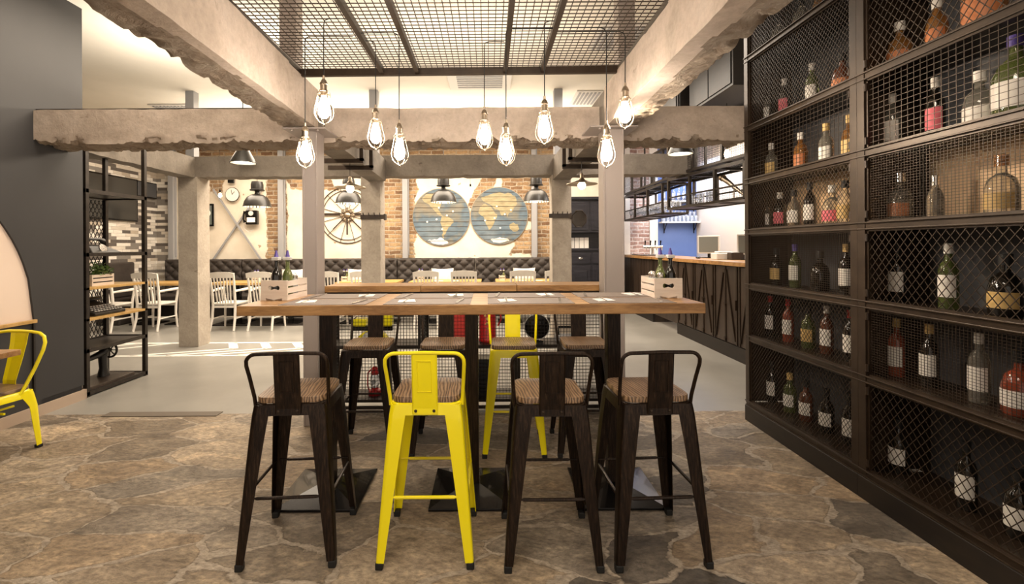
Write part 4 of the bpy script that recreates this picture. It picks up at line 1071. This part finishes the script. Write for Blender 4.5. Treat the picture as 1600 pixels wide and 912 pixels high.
# ------------------------------------------------------------------ banquette, tables, chairs
def banquette(label, x0, w):
    t = thing('banquette', label, 'banquette', (x0, 9.05, 0), 0, 'dark tufted banquette sections along the back wall')
    MB().box(0.01, w-.01, .06, .60, 0, .30).build('base', M['kick'], t)
    MB().box(0.008, w-.008, 0, .48, .30, .46).build('seat', M['vinyl'], t, bevel=.04, seg=4)
    # tufted back: a grid surface with dimples on a diamond pattern
    nx, nz = int(w/.02), 34; H0, H1 = .46, 1.14; sx, sz = .235, .20; vs = []; fs = []
    ks = max(1, round(w/sx)); sx = w/ks
    for j in range(nz+1):
        for i in range(nx+1):
            x = w*i/nx; z = H0+(H1-H0)*j/nz
            a = x/sx; b_ = (H1-z)/sz
            f1 = abs(math.sin(PI*(a+b_)/1.0)); f2 = abs(math.sin(PI*(a-b_)/1.0))
            puff = (min(f1, 1)*min(f2, 1))**.45
            edge = min(1, x/.03, (w-x)/.03, (H1-z)/.03+.0)
            y = .42-.045*puff*max(0, edge)**.5-(.0)
            top = z+(.012*math.sin(PI*a)**2 if j == nz else 0)
            vs.append((min(max(x, .004), w-.004), y, top))
    N = nx+1
    for j in range(nz):
        for i in range(nx): fs.append((j*N+i, j*N+i+1, (j+1)*N+i+1, (j+1)*N+i))
    base = len(vs)
    vs += [(.004,.60,H0),(w-.004,.60,H0),(w-.004,.60,H1),(.004,.60,H1)]
    fs += [tuple([base+3]+[nz*N+i for i in range(N)]+[base+2]), tuple([base, base+3]+[j*N for j in range(nz, -1, -1)]), tuple([base+1]+[j*N+nx for j in range(nz+1)]+[base+2]), (base, base+1, base+2, base+3)]
    o = MB().add(vs, fs).build('backrest', M['vinyl'], t, smooth=True)
    mb = MB()
    for r in range(1, 5):
        for k in range(ks*2+1):
            if (k+r) % 2: continue
            x = sx*k/2; z = H1-sz*r/2*1.0
            if .03 < x < w-.03: mb.sphere((x, .412, z), .013, 1, .5, 1, 8, 6)
    mb.build('button', M['castiron'], o, smooth=True)
    return t
bx = [(-6.64, 1.58, 'left end of the back wall'), (-5.06, 1.59, 'below the wall telephone and X brace'), (-3.47, 1.60, 'below the wheel sculpture'), (-1.87, 1.60, 'below the left map disc'), (-.27, 1.60, 'below the right map disc')]
for x, w, s in bx: banquette('dark brown tufted banquette section '+s, x, w)
t = thing('banquette', 'short dark banquette end against the plank wall, left of the concrete column', 'banquette', (-7.03, 8.25, 0))
MB().box(0,.42,0,.75,0,.46).box(0,.14,0,.75,.46,1.12).build('body', M['vinyl'], t, bevel=.03, seg=3)
def cushion(label, loc, rz=0):
    mb = MB(); n = 10; vs = []; fs = []
    for s in (1, -1):
        for j in range(n+1):
            for i in range(n+1):
                a, b_ = i/n*2-1, j/n*2-1
                th = .055*max(0, (1-a**4)*(1-b_**4))**.5
                k = 1-.08*(1-a*a)*(abs(b_) > .95)-.08*(1-b_*b_)*(abs(a) > .95)
                vs.append((a*.20*k, s*th, b_*.20*k+.20))
    for s in (0, 1):
        o = s*(n+1)**2
        for j in range(n):
            for i in range(n): fs.append((o+j*(n+1)+i, o+j*(n+1)+i+1, o+(j+1)*(n+1)+i+1, o+(j+1)*(n+1)+i))
    o = mb.add(vs, fs).build('cushion', M['cushion'], loc=loc, rz=rz, smooth=True); o.rotation_euler.x = -.12; o.scale = (1.12, 1, 1.22)
    return tag(o, label, 'cushion', 'white cushions on the banquette')
cushion('white cushion on the banquette near the left concrete column and steel post', (-3.94, 9.27, .462), .1)
cushion('white cushion on the banquette behind the two chairs below the left map', (-.93, 9.27, .462), 0)
cushion('white cushion on the banquette below the right map disc', (.72, 9.27, .462), 0)
cushion('white cushion on the banquette half hidden by the middle concrete column', (-2.62, 9.27, .462), 0)
def far_table(label, x0, x1):
    t = thing('dining_table', label, 'table', ((x0+x1)/2, 8.5, 0), 0, 'oak dining tables along the banquette'); w = (x1-x0)/2
    MB().box(-w, w, -.33, .33, .72, .76).build('tabletop', M['oakfar'], t, bevel=.003)
    for x in ((-w*.55, w*.55) if w > .5 else (0,)):
        MB().box(x-.04, x+.04, -.04, .04, .02, .72).build('pedestal', M['castiron'], t)
        MB().box(x-.22, x+.22, -.22, .22, 0, .02).build('base_plate', M['castiron'], t, bevel=.006)
far_table('long oak dining table by the left concrete column', -5.0, -3.25)
far_table('oak dining table below the wheel sculpture', -2.72, -1.62)
far_table('oak dining table below the left map disc', -1.42, -.13)
far_table('oak dining table below the right map disc', .13, 1.28)
far_table('oak dining table at the plank wall on the far left', -6.5, -5.35)
def armchair(label, loc, rz=0):
    t = thing('dining_chair', label, 'chair', loc, rz, 'white slatted wooden armchairs'); m = M['white']
    MB().box(-.21,.21,-.20,.22,.43,.46).build('seat', m, t, bevel=.008)
    for s in (-1, 1):
        MB().tube([(s*.20,-.27,0),(s*.19,-.21,.20),(s*.185,-.19,.44),(s*.19,-.22,.70),(s*.20,-.27,.96)], [.019,.021,.022,.020,.018], 8).build('rear_leg', m, t, smooth=True)
        MB().tube([(s*.215,.21,0),(s*.20,.19,.25),(s*.20,.20,.44),(s*.235,.20,.66)], [.016,.020,.021,.017], 8).build('front_leg', m, t, smooth=True)
        MB().tube([(s*.19,-.205,.66),(s*.23,-.05,.67),(s*.245,.10,.675),(s*.24,.23,.68)], [.018,.02,.024,.022], 8).build('armrest', m, t, smooth=True)
        MB().tube([(s*.19,-.20,.20),(s*.20,.19,.20)], .011, 6).build('stretcher', m, t, smooth=True)
    MB().bar((-.2,0,.20),(.2,0,.20), .02,.02).bar((-.18,-.19,.40),(.18,-.19,.40), .02,.04).bar((-.2,.20,.40),(.2,.20,.40), .02,.04).build('stretcher', m, t)
    mb = MB(); loft(mb, [[(x, -.262-.012*math.cos(x*7), .885), (x, -.280-.012*math.cos(x*7), .885), (x, -.295-.012*math.cos(x*7), .985-.02*abs(x/.2)**3), (x, -.275-.012*math.cos(x*7), .985-.02*abs(x/.2)**3)] for x in [-.215+.43*i/10 for i in range(11)]])
    mb.build('top_rail', m, t, smooth=True)
    for k in range(6):
        x = -.13+.052*k; MB().bar((x*.85,-.185,.44),(x*1.05,-.262,.90), .020,.010, (0,1,0)).build('slat', m, t)
    return t
wc = armchair('white wooden armchair seen whole just right of the left concrete column', (-4.43, 7.92, 0), 0)
copy_tree(wc, (-3.80, 7.92, 0), 0, 'white wooden armchair partly behind the left condiment crate')
copy_tree(wc, (-5.70, 7.92, 0), 0, 'white wooden armchair between the black open shelf and the left concrete column')
copy_tree(wc, (-6.38, 7.80, 0), .0, 'white wooden armchair seen through the black open shelf')
copy_tree(wc, (-1.04, 7.92, 0), 0, 'white wooden armchair, left of the pair below the left map disc')
copy_tree(wc, (-.41, 7.92, 0), 0, 'white wooden armchair, right of the pair below the left map disc')
copy_tree(wc, (.57, 7.92, 0), 0, 'white wooden armchair below the right map disc, beside a white condiment box')
copy_tree(wc, (1.15, 7.92, 0), 0, 'white wooden armchair mostly hidden behind the right concrete column')
copy_tree(wc, (-2.70, 7.92, 0), 0, 'white wooden armchair just right of the left steel post')
copy_tree(wc, (-2.08, 7.92, 0), 0, 'white wooden armchair mostly hidden behind the middle concrete column')
def tinycrate(label, loc):
    t = thing('condiment_crate', label, 'crate', loc, 0, 'small white condiment crates on the dining tables')
    for x in (-.06, .052): MB().box(x, x+.008, -.07, .07, 0, .09).build('side_board', M['crate'], t)
    for y in (-.07, .062): MB().box(-.06, .06, y, y+.008, .0, .04).box(-.06, .06, y, y+.008, .055, .09).build('slats', M['crate'], t)
far_c = [((-4.25, 8.45), 'long table by the left concrete column'), ((-2.62, 8.45), 'table below the wheel sculpture'), ((-1.25, 8.5), 'table below the left map'), ((.25, 8.45), 'table below the right map')]
for (x, y), s in far_c:
    tinycrate('small white condiment crate on the '+s, (x, y, .761))
    for k, (dx, g, gn) in enumerate(((-.025, 'g_dark', 'dark'), (.028, 'g_green', 'green'))):
        tt = bottle_oil('small %s oil bottle in the crate on the %s' % (gn, s), M[g], (x+dx, y, .765), 'small oil bottles on the dining tables')
        tt.scale = (.8,.8,.8)
    for k in (-1, 1):
        tag(MB().box(-.08,.08,-.05,.05,0,.004).build('napkin', M['paper'], loc=(x+.35+.3*(k+1)/2, 8.32, .761)), 'white napkin on the %s, %s one' % (s, 'left' if k < 0 else 'right'), 'napkin', 'napkins on the dining tables')
tag(MB().box(-1.0,.9,-.45,.35,0,.012).build('floor_mat', M['kick'], loc=(-3.95, 8.62, 0)), 'dark floor mat under the long oak table at left', 'mat')

# ------------------------------------------------------------------ wall pieces
# two map discs
LANDS = {
 'left': [[(-.42,.40),(-.30,.50),(-.05,.52),(.12,.46),(.20,.36),(.10,.33),(.0,.25),(-.06,.16),(-.02,.08),(.04,.02),(-.02,.02),(-.12,.10),(-.22,.22),(-.34,.30)],
          [(.02,.02),(.12,.03),(.27,-.06),(.25,-.14),(.16,-.20),(.10,-.32),(.05,-.44),(.02,-.43),(.02,-.25),(-.02,-.10)],
          [(-.30,-.50),(-.10,-.46),(0,-.44),(.08,-.50),(.14,-.56),(0,-.59),(-.2,-.56)]],
 'right': [[(-.42,.20),(-.44,.05),(-.34,-.02),(-.30,-.12),(-.22,-.30),(-.18,-.28),(-.10,-.12),(-.04,.02),(-.12,.10),(-.18,.20),(-.3,.24)],
          [(-.34,.30),(-.38,.38),(-.20,.46),(0,.50),(.25,.46),(.40,.34),(.36,.22),(.30,.10),(.22,.06),(.18,-.02),(.14,.08),(.06,.0),(.0,.12),(-.1,.14),(-.16,.22),(-.26,.26)],
          [(.22,-.22),(.30,-.14),(.40,-.20),(.42,-.30),(.32,-.36),(.24,-.30)],
          [(-.20,-.50),(0,-.46),(.16,-.48),(.22,-.53),(.0,-.58),(-.14,-.55)]]}
for nm, c in (('left', P(689.5, 339, 9.815)), ('right', P(780, 337, 9.815))):
    t = thing('map_disc', 'round plank disc painted as a faded world map, the %s of the two' % nm, 'wall art', c, 0, 'round plank world map discs')
    R0 = .605; m_ = 40
    MB().lathe([(R0, 0), (R0, .03)], (0, .03, 0), 56, Matrix.Rotation(PI/2, 3, 'X')).build('disc', M['disc'], t)
    MB().tube([(R0*math.cos(2*PI*k/56), .015, R0*math.sin(2*PI*k/56)) for k in range(56)], .014, 6, True).build('rim', M['discrim'], t, smooth=True)
    mb = MB()
    for k in range(1, 12):
        z = -R0+2*R0*k/12; hw = math.sqrt(R0*R0-z*z)-.01; mb.box(-hw, hw, -.0045, 0, z-.0035-.002*(k%3), z+.003)
    mb.build('plank_gaps', M['gap'], t)
    for poly in LANDS[nm]:
        pp = []
        for i, (a, b_) in enumerate(poly):
            a2, b2 = poly[(i+1) % len(poly)]
            for s in range(4):
                f = s/4; x = a+(a2-a)*f; z = b_+(b2-b_)*f
                j = Vector((noise.noise(Vector((x*14, z*14, 1))), noise.noise(Vector((x*14, z*14, 5)))))*.035
                pp.append((x+j.x, z+j.y))
        MB().prism(pp, -.003, 0).build('continent', M['land'] if min(b_ for a, b_ in poly) > -.45 or len(poly) > 8 else M['cushion'], t)
    mb = MB()
    for a, b_ in ((-.30,-.10),(.12,.03),(-.05,.20),(.02,-.26),(.25,.12),(-.1,-.05)): mb.lathe([(.022,0),(.018,.012)], (a, -.002, b_), 10, Matrix.Rotation(PI/2, 3, 'X'))
    mb.build('bolt_head', M['cushion'], t)
# wheel sculpture
c = P(543, 336, 9.83)
t = thing('wheel_sculpture', 'round wire wheel clock sculpture on the plaster wall between the two posts', 'wall art', c)
RW = .60
def ringm(r, rad, n=40, y=0, zz=0, xx=0): return MB().tube([(xx+r*math.cos(2*PI*k/n), y, zz+r*math.sin(2*PI*k/n)) for k in range(n)], rad, 6, True)
ringm(RW, .010).build('outer_ring', M['frame'], t, smooth=True); ringm(RW*.88, .008).build('inner_ring', M['frame'], t, smooth=True)
for k in range(12):
    a = 2*PI*k/12+.26
    MB().tube([(.14*math.cos(a), 0, .14*math.sin(a)), (RW*math.cos(a), 0, RW*math.sin(a))], .006, 6).build('spoke', M['frame'], t)
mb = MB()
for k in range(8):
    a = 2*PI*k/8; mb.lathe([(.042,0),(.048,.02),(.03,.035)], (.115*math.cos(a), -.0, .115*math.sin(a)), 14, Matrix.Rotation(PI/2, 3, 'X'))
mb.lathe([(.06,0),(.07,.03),(.04,.06),(.01,.065)], (0,-.0,0), 16, Matrix.Rotation(PI/2, 3, 'X')); mb.build('hub', M['brass'], t, smooth=True)
mb = MB(); mb.bar((0,-.03,0),(0,-.03,-.42), .03,.012,(0,1,0)); mb.bar((0,-.03,0),(-.30,-.03,-.30), .02,.012,(0,1,0)); mb.bar((0,-.03,0),(.30,-.03,-.30), .02,.012,(0,1,0)); mb.bar((-.55,-.02,.02),(.5,-.02,.02), .045,.02,(0,1,0))
mb.build('hand', M['frame'], t)
# wall telephone
c = P(396, 340, 9.79); t = thing('wall_telephone', 'dark antique wall telephone on the white plaster right of the X brace', 'telephone', c)
MB().box(-.12,.12,-.10,0,-.15,.15).build('case', M['castiron'], t, bevel=.015)
MB().lathe([(.05,0),(.05,.015),(.02,.02)], (0,-.10,.085), 18, Matrix.Rotation(PI/2,3,'X')).build('dial', M['plastic'], t, smooth=True)
MB().box(-.085,.085,-.106,-.10,-.10,.0).build('notice_card', M['paper'], t)
MB().tube([(-.15,-.06,.13),(-.17,-.08,.06),(-.17,-.08,-.04),(-.15,-.06,-.10)], [.03,.014,.014,.03], 8).build('handset', M['castiron'], t, smooth=True)
MB().tube([(-.16,-.05,-.12),(-.2,-.03,-.22),(-.1,-.02,-.30),(.0,-.02,-.26)], .006, 6).build('cord', M['plastic'], t)
c = P(326, 336, 9.79); t = thing('wall_frame', 'dark framed clock panel beside the left concrete column', 'frame', c)
MB().box(-.12,.12,-.04,0,-.24,.24).build('frame', M['castiron'], t, bevel=.008); MB().box(-.09,.09,-.045,-.04,-.20,.20).build('panel', simple('green_grey_panel', (.12,.14,.13), .3), t)
MB().lathe([(.07,0),(.07,.012)], (0,-.045,.04), 20, Matrix.Rotation(PI/2,3,'X')).build('dial', M['paper'], t)
c = P(364, 304, 9.79); t = thing('wall_clock', 'round white wall clock with thin dark rim above the X brace', 'clock', c)
MB().lathe([(.14,0),(.14,.03)], (0,.0,0), 32, Matrix.Rotation(PI/2,3,'X')).build('dial', M['white'], t)
ringm(.142, .010, 36, -.02).build('rim', M['castiron'], t, smooth=True)
MB().bar((0,-.034,0),(.05,-.034,.06), .008,.004,(0,1,0)).bar((0,-.034,0),(-.02,-.034,.10), .006,.004,(0,1,0)).build('clock_hand', M['castiron'], t)
c = P(362, 281, 9.79); tag(MB().box(-.06,.06,-.05,0,-.07,.07).build('wall_box', M['castiron'], loc=c, bevel=.006), 'small black box high on the plaster above the clock', 'box')
# televisions on the plank wall
t = thing('television', 'large dark television on the plank wall seen through the open shelf', 'television', (-6.98, 8.45, 2.33))
MB().box(-.05,.0,-.75,.75,-.42,.42).build('casing', M['castiron'], t, bevel=.006); MB().box(0,.003,-.72,.72,-.39,.39).build('screen', simple('dark_glossy_screen', (.035,.034,.032), .12), t)
t = thing('wall_panel', 'narrow dark panel on the plank wall right of the television', 'panel', (-7.0, 9.45, 2.58))
MB().box(-.04,.02,-.28,.28,-.16,.16).build('casing', M['castiron'], t, bevel=.006)
MB().box(.02,.024,-.26,.26,-.14,.14).build('grille', M['back'], t)
# ceiling units
t = thing('ceiling_air_unit', 'white ceiling cassette air unit seen through the mesh canopy', 'air conditioner', (-.1, 6.05, 3.598))
MB().box(-.42,.42,-.42,.42,-.03,0).build('panel', M['plastic'], t, bevel=.006)
mb = MB(); [mb.box(-.30,.30,-.28+.08*k,-.24+.08*k,-.036,-.03) for k in range(8)]; mb.build('grille', M['steelgrey'], t)
for lab, x, y in (('white louvred ceiling vent above the right half of the lintel', 1.6, 6.9), ('white louvred ceiling vent above the left end of the lintel', -4.9, 7.4), ('white louvred ceiling vent behind the mesh near the right beam', 1.45, 4.9)):
    t = thing('ceiling_vent', lab, 'vent', (x, y, 3.598), 0, 'louvred ceiling vents'); MB().box(-.32,.32,-.32,.32,-.015,0).build('frame', M['plastic'], t)
    mb = MB(); [mb.box(-.28+.055*k,-.25+.055*k,-.27,.27,-.024,-.015) for k in range(10)]; mb.build('slats', M['steelgrey'], t)

# ------------------------------------------------------------------ dome and cone pendants
def dome(label, px, py, Y, r=.225, cone=False, power=14):
    c = P(px, py, Y)     # rim centre
    t = thing('dome_pendant' if not cone else 'cone_pendant', label, 'pendant lamp', c, 0, 'black dome pendants over the dining tables' if not cone else 'black cone pendants high in the room')
    if not cone:
        MB().shell([(r,0),(r*.97,.03),(r*.90,.09),(r*.72,.16),(r*.42,.205),(r*.2,.215)], (0,0,0), 28, .006).build('shade', M['lampblack'], t, smooth=True)
        MB().lathe([(.045,.20),(.035,.26),(.05,.27),(.115,.275),(.12,.29),(.10,.30),(.10,.38),(.085,.43),(.02,.44)], (0,0,0), 20).build('neck', M['lampblack'], t, smooth=True)
        top = 3.6-c.z; z0 = .44
    else:
        MB().shell([(r,0),(r*.97,.02),(r*.38,.20),(r*.2,.21)], (0,0,0), 28, .006).build('shade', M['lampblack'], t, smooth=True)
        top = 3.6-c.z; z0 = .20
    MB().tube([(0,0,z0),(0,0,top)], .005, 6).build('cord', M['rubber'], t)
    MB().shell([(r*.985,.004),(r*.90,.088),(r*.4,.18),(r*.02,.19)] if not cone else [(r*.95,.008),(r*.90,.02),(r*.34,.19),(r*.02,.195)], (0,0,-.004), 24, .003).build('lining', M['lampwhite'], t, smooth=True)
    MB().lathe([(.01,.02),(r*.80,.03),(r*.80,.034),(.01,.036)], (0,0,0), 20).build('diffuser', M['diffuser'], t)
dome('black dome pendant in front of the wall telephone', 402, 323, 7.9)
dome('black dome pendant over the wheel sculpture', 545, 318, 7.9)
dome('black dome pendant before the left map disc', 693, 316, 7.9)
dome('black dome pendant at the right edge of the right map disc', 838, 315, 7.9)
dome('grey cone pendant shining below the lintel on the left', 380, 255, 6.2, .165, True)
dome('grey cone pendant shining above the right end of the rear lintel', 1063, 241, 5.6, .15, True)
def flatlamp(label, px, py, Y):
    c = P(px, py, Y); t = thing('disc_pendant', label, 'pendant lamp', c, 0, 'brass disc pendants at the concrete columns')
    MB().shell([(.165,.0),(.163,.004),(.10,.022),(.035,.045),(.02,.07)], (0,0,0), 28, .004).build('shade', M['brass'], t, smooth=True)
    MB().lathe([(.018,.03),(.018,.10),(.008,.12)], (0,0,0), 12).build('lamp_socket', M['brass'], t, smooth=True)
    MB().tube([(0,0,.12),(0,0,2.28-c.z)], .003, 6).build('cord', M['rubber'], t)
    MB().sphere((0,0,-.012), .042).build('bulb', M['bulbwarm'], t, smooth=True)
flatlamp('flat brass disc pendant with glowing bulb beside the left steel post', 547, 293, 4.87)
flatlamp('flat brass disc pendant with glowing bulb beside the right steel post', 909, 288, 4.87)
def bare(label, px, py, Y, top):
    c = P(px, py, Y); t = thing('bare_bulb_pendant', label, 'pendant lamp', c, 0, 'bare bulb pendants')
    MB().lathe([(.012,.05),(.016,.04),(.030,.0),(.026,-.03),(.006,-.042)], (0,0,0), 12).build('bulb', M['bulbwarm'], t, smooth=True)
    MB().lathe([(.016,.045),(.018,.10),(.005,.11)], (0,0,0), 10).build('lamp_socket', M['castiron'], t); MB().tube([(0,0,.11),(0,0,top-c.z)], .003, 5).build('cord', M['rubber'], t)
bare('bare bulb pendant glowing between the two map discs', 735, 296, 8.9, 3.6)
bare('bare bulb pendant glowing at the X brace on the left', 344, 305, 9.0, 3.6)
bare('bare bulb glowing in the upper racks behind the lintel', 1041, 225, 6.9, 3.6)
bare('bare bulb with starry glow above the brass telescope', 1136, 240, 5.2, 3.6)

# ------------------------------------------------------------------ black open shelf at the end of the left wall
t = thing('open_shelf', 'tall black steel open shelf with wooden boards at the end of the grey wall', 'shelf', (-4.20, 4.29, 0))
mb = MB(); SW, SL = .46, .77; LV = [.03, .43, .72, 1.01, 1.33, 1.93, 2.50]
for x in (.018, SW-.018):
    for y in (.018, SL-.018): mb.box(x-.018, x+.018, y-.018, y+.018, 0, 2.52)
for z in LV:
    if z in (.72, 1.01): continue
    for x in (.018, SW-.018): mb.box(x-.016, x+.016, 0, SL, z-.018, z+.018)
    for y in (.018, SL-.018): mb.box(0, SW, y-.016, y+.016, z-.018, z+.018)
mb.build('frame', M['black'], t)
for z in (.72, 1.01): MB().box(.0, SW, .0, SL, z-.012, z+.012).build('wooden_board', M['oakfar'], t, bevel=.002)
for z in (.03, .43, 1.33, 1.93): MB().box(.03, SW-.03, .03, SL-.03, z-.004, z+.010).build('shelf_board', M['black'], t)
mb = MB(); diamond_wires(mb, (.01, .03, .45), (0,1,0), (0,0,1), SL-.06, 1.45, .05, .09, .003); mb.build('wire_mesh', M['wire'], t)
# plant in a crate
t = thing('potted_plant', 'bushy green herb in a white slatted crate on the upper wooden board', 'plant', (-3.93, 4.60, 1.022))
mb = MB()
for y in (-.13, .12): mb.box(-.09,.09,y,y+.012,0,.11)
for x in (-.09, .082):
    for z in (.0, .04, .08): mb.box(x, x+.008, -.12, .12, z, z+.028)
mb.build('crate', M['crate'], t); MB().box(-.08,.08,-.118,.118,.002,.09).build('soil', M['kick'], t)
mb = MB(); rnd = random.Random(3)
for i in range(420):
    a = rnd.uniform(0, 2*PI); rr = rnd.uniform(0, 1)**.5; c = Vector((rr*.12*math.cos(a), rr*.17*math.sin(a), .10+rnd.uniform(.0,.14)*(1-rr*.5)))
    d = Vector((rnd.uniform(-1,1), rnd.uniform(-1,1), rnd.uniform(-.3,1))).normalized()*.028; s = d.cross(Vector((rnd.uniform(-1,1), rnd.uniform(-1,1), .5))).normalized()*.010
    mb.add([c, c+d*.5+s, c+d, c+d*.5-s], [(0,1,2,3)])
mb.build('foliage', M['leafm'], t)
# typewriter
t = thing('typewriter', 'black antique typewriter on the lower wooden board of the black shelf', 'typewriter', (-3.95, 4.62, .733))
MB().add([(-.17,-.19,0),(.17,-.19,0),(.17,.19,0),(-.17,.19,0),(-.17,-.19,.12),(.17,-.19,.03),(.17,.19,.03),(-.17,.19,.12)], [(0,3,2,1),(4,5,6,7),(0,1,5,4),(1,2,6,5),(2,3,7,6),(3,0,4,7)]).build('body', M['lampblack'], t, bevel=.01)
mb = MB()
for r in range(4):
    for k in range(10): mb.lathe([(.010,0),(.010,.008)], (.145-r*.035, -.155+k*.034, .042+r*.012), 8)
mb.build('keys', M['plastic'], t)
MB().tube([(-.13,-.22,.135),(-.13,.22,.135)], .022, 12).build('platen', M['castiron'], t, smooth=True)
# telephone
t = thing('desk_telephone', 'black antique machine with levers on the steel board above the plant', 'telephone', (-3.95, 4.60, 1.341))
MB().add([(-.14,-.17,0),(.15,-.17,0),(.15,.22,0),(-.14,.22,0),(-.10,-.12,.09),(.06,-.12,.07),(.06,.10,.07),(-.10,.12,.09)], [(0,3,2,1),(4,5,6,7),(0,1,5,4),(1,2,6,5),(2,3,7,6),(3,0,4,7)]).build('body', M['lampblack'], t, bevel=.012)
MB().tube([(0,-.13,.12),(0,-.08,.14),(0,.08,.14),(0,.13,.12)], [.03,.014,.014,.03], 8).build('handset', M['lampblack'], t, smooth=True)
MB().lathe([(.045,0),(.045,.01)], (.105,.0,.045), 16, Matrix.Rotation(PI/2.6, 3, 'Y')).build('dial', M['chrome'], t, smooth=True)
# sewing machine
t = thing('sewing_machine', 'black antique sewing machine with spoked wheel on the bottom of the black shelf', 'sewing machine', (-3.97, 4.64, .042))
MB().box(-.13,.20,-.30,.27,0,.035).build('wooden_base', M['counter'], t, bevel=.006)
MB().tube([(0,-.24,.06),(0,-.235,.20),(0,-.19,.245),(0,-.05,.25),(0,.08,.27),(0,.13,.30)], [.030,.032,.034,.026,.034,.04], 12).build('arm', M['lampblack'], t, smooth=True)
MB().tube([(0,.11,.036),(0,.11,.12),(0,.10,.26)], [.055,.036,.040], 12).build('pillar', M['lampblack'], t, smooth=True)
mb = MB()
mb.tube([(.075*math.cos(2*PI*k/24)+.0, .19, .285+.075*math.sin(2*PI*k/24)) for k in range(24)], .011, 8, True)
for k in range(8): a = PI*k/4; mb.tube([(0,.19,.285),(.07*math.cos(a),.19,.285+.07*math.sin(a))], .006, 6)
mb.tube([(0,.13,.285),(0,.205,.285)], .016, 8); hw = mb.build('hand_wheel', M['lampblack'], t, smooth=True)
MB().tube([(0,-.24,.036),(0,-.24,.09)], .006, 6).build('needle_bar', M['chrome'], t)
t = thing('glass_jar', 'dark metal lantern on the second board of the black shelf', 'lantern', (-4.0, 4.48, .441))
MB().lathe([(.06,0),(.06,.03),(.05,.04),(.05,.05)], (0,0,0), 14).build('base', M['castiron'], t, smooth=True); MB().lathe([(.045,.05),(.055,.09),(.045,.15)], (0,0,0), 14).build('glass_globe', M['glassware'], t, smooth=True); MB().lathe([(.05,.15),(.03,.20),(.01,.22)], (0,0,0), 14).build('cap', M['castiron'], t, smooth=True)

# ------------------------------------------------------------------ left foreground: yellow chair, table corner, ledge
t = thing('dining_chair', 'yellow metal armless chair with wooden seat, cut by the left edge of view', 'chair', (-3.385, 3.07, 0), PI-.15)
# local +y is the chair's front
m = M['yellow']
mb = MB(); loft(mb, [[(x, y, z) for x, y in rrect(h, r, 5)] for h, r, z in ((.178,.058,.418),(.180,.06,.420),(.180,.06,.439),(.178,.058,.442))]); mb.build('seat', M['seatwood'], t, smooth=True)
mb = MB(); loft(mb, [[(x, y, z) for x, y in rrect(h, r, 5)] for h, r, z in ((.176,.05,.418),(.184,.055,.41),(.190,.06,.365),(.186,.055,.365),(.176,.05,.41))], cap=False, closed=True); mb.build('seat_pan', m, t, smooth=True)
for sx in (1, -1):
    for sy in (1, -1):
        mb = MB(); rings = []
        for z, w, cp in ((.41,.10,.184),(.37,.085,.190),(.30,.055,.198),(.15,.045,.205),(.02,.036,.212)):
            c = w*.4; th = .004
            prof = [(-w,0),(-c,0),(-c*.3,-c*.08),(-c*.08,-c*.3),(0,-c),(0,-w),(-th,-w),(-th,-c),(-c*.08-th,-c*.3-th),(-c*.3-th,-c*.08-th),(-c,-th),(-w,-th)]
            rings.append([((a+cp)*sx, (b_+cp)*sy, z) for a, b_ in prof])
        loft(mb, rings); lg = mb.build('leg', m, t, smooth=True)
        MB().box(*(sorted((sx*.180, sx*.214))+sorted((sy*.180, sy*.214))), 0, .022).build('rubber_foot', M['rubber'], lg, bevel=.004)
pts = []
for s in (-1, 1):
    arc = [(s*.178,-.10,.40),(s*.182,-.13,.45),(s*.205,-.17,.56),(s*.235,-.20,.68),(s*.236,-.212,.73),(s*.215,-.222,.77),(s*.17,-.228,.792),(s*.10,-.232,.80)]
    pts += arc if s < 0 else [(0,-.234,.802)]+arc[::-1]
MB().tube(pts, .011, 10).build('back_hoop', m, t, smooth=True)
mb = MB(); loft(mb, [[(-w, y, z), (-w*.6, y-.008, z), (w*.6, y-.008, z), (w, y, z), (w, y+.003, z), (w*.6, y-.005, z), (-w*.6, y-.005, z), (-w, y+.003, z)] for z, y, w in ((.40,-.165,.052),(.47,-.165,.055),(.60,-.198,.062),(.72,-.222,.070),(.798,-.232,.075))])
sp = mb.build('back_splat', m, t)
MB().bar((0,.19,.28),(0,-.19,.28), .012, .012).bar((-.19,0,.30),(.19,0,.30), .012,.012).build('stretcher', m, t)
t = thing('dining_table', 'corner of an oak table top in front of the yellow chair', 'table', (-3.32, 2.62, 0))
MB().box(-.34,.34,-.40,.32,.715,.75).build('tabletop', M['oak'], t, bevel=.003); MB().box(-.1,-.02,-.1,-.02,.02,.715).build('pedestal', M['castiron'], t); MB().box(-.26,.14,-.26,.14,0,.02).build('base_plate', M['castiron'], t)
t = thing('wall_ledge', 'oak window ledge under the pale arch on the left wall', 'ledge', (-3.745, 2.80, .78))
MB().box(-.0,.03,-1.0,1.0,0,.028).build('board', M['oakfar'], t, bevel=.003); MB().box(-.003,.012,.985,1.0,-.69,0).build('trim_edge', M['kick'], t)
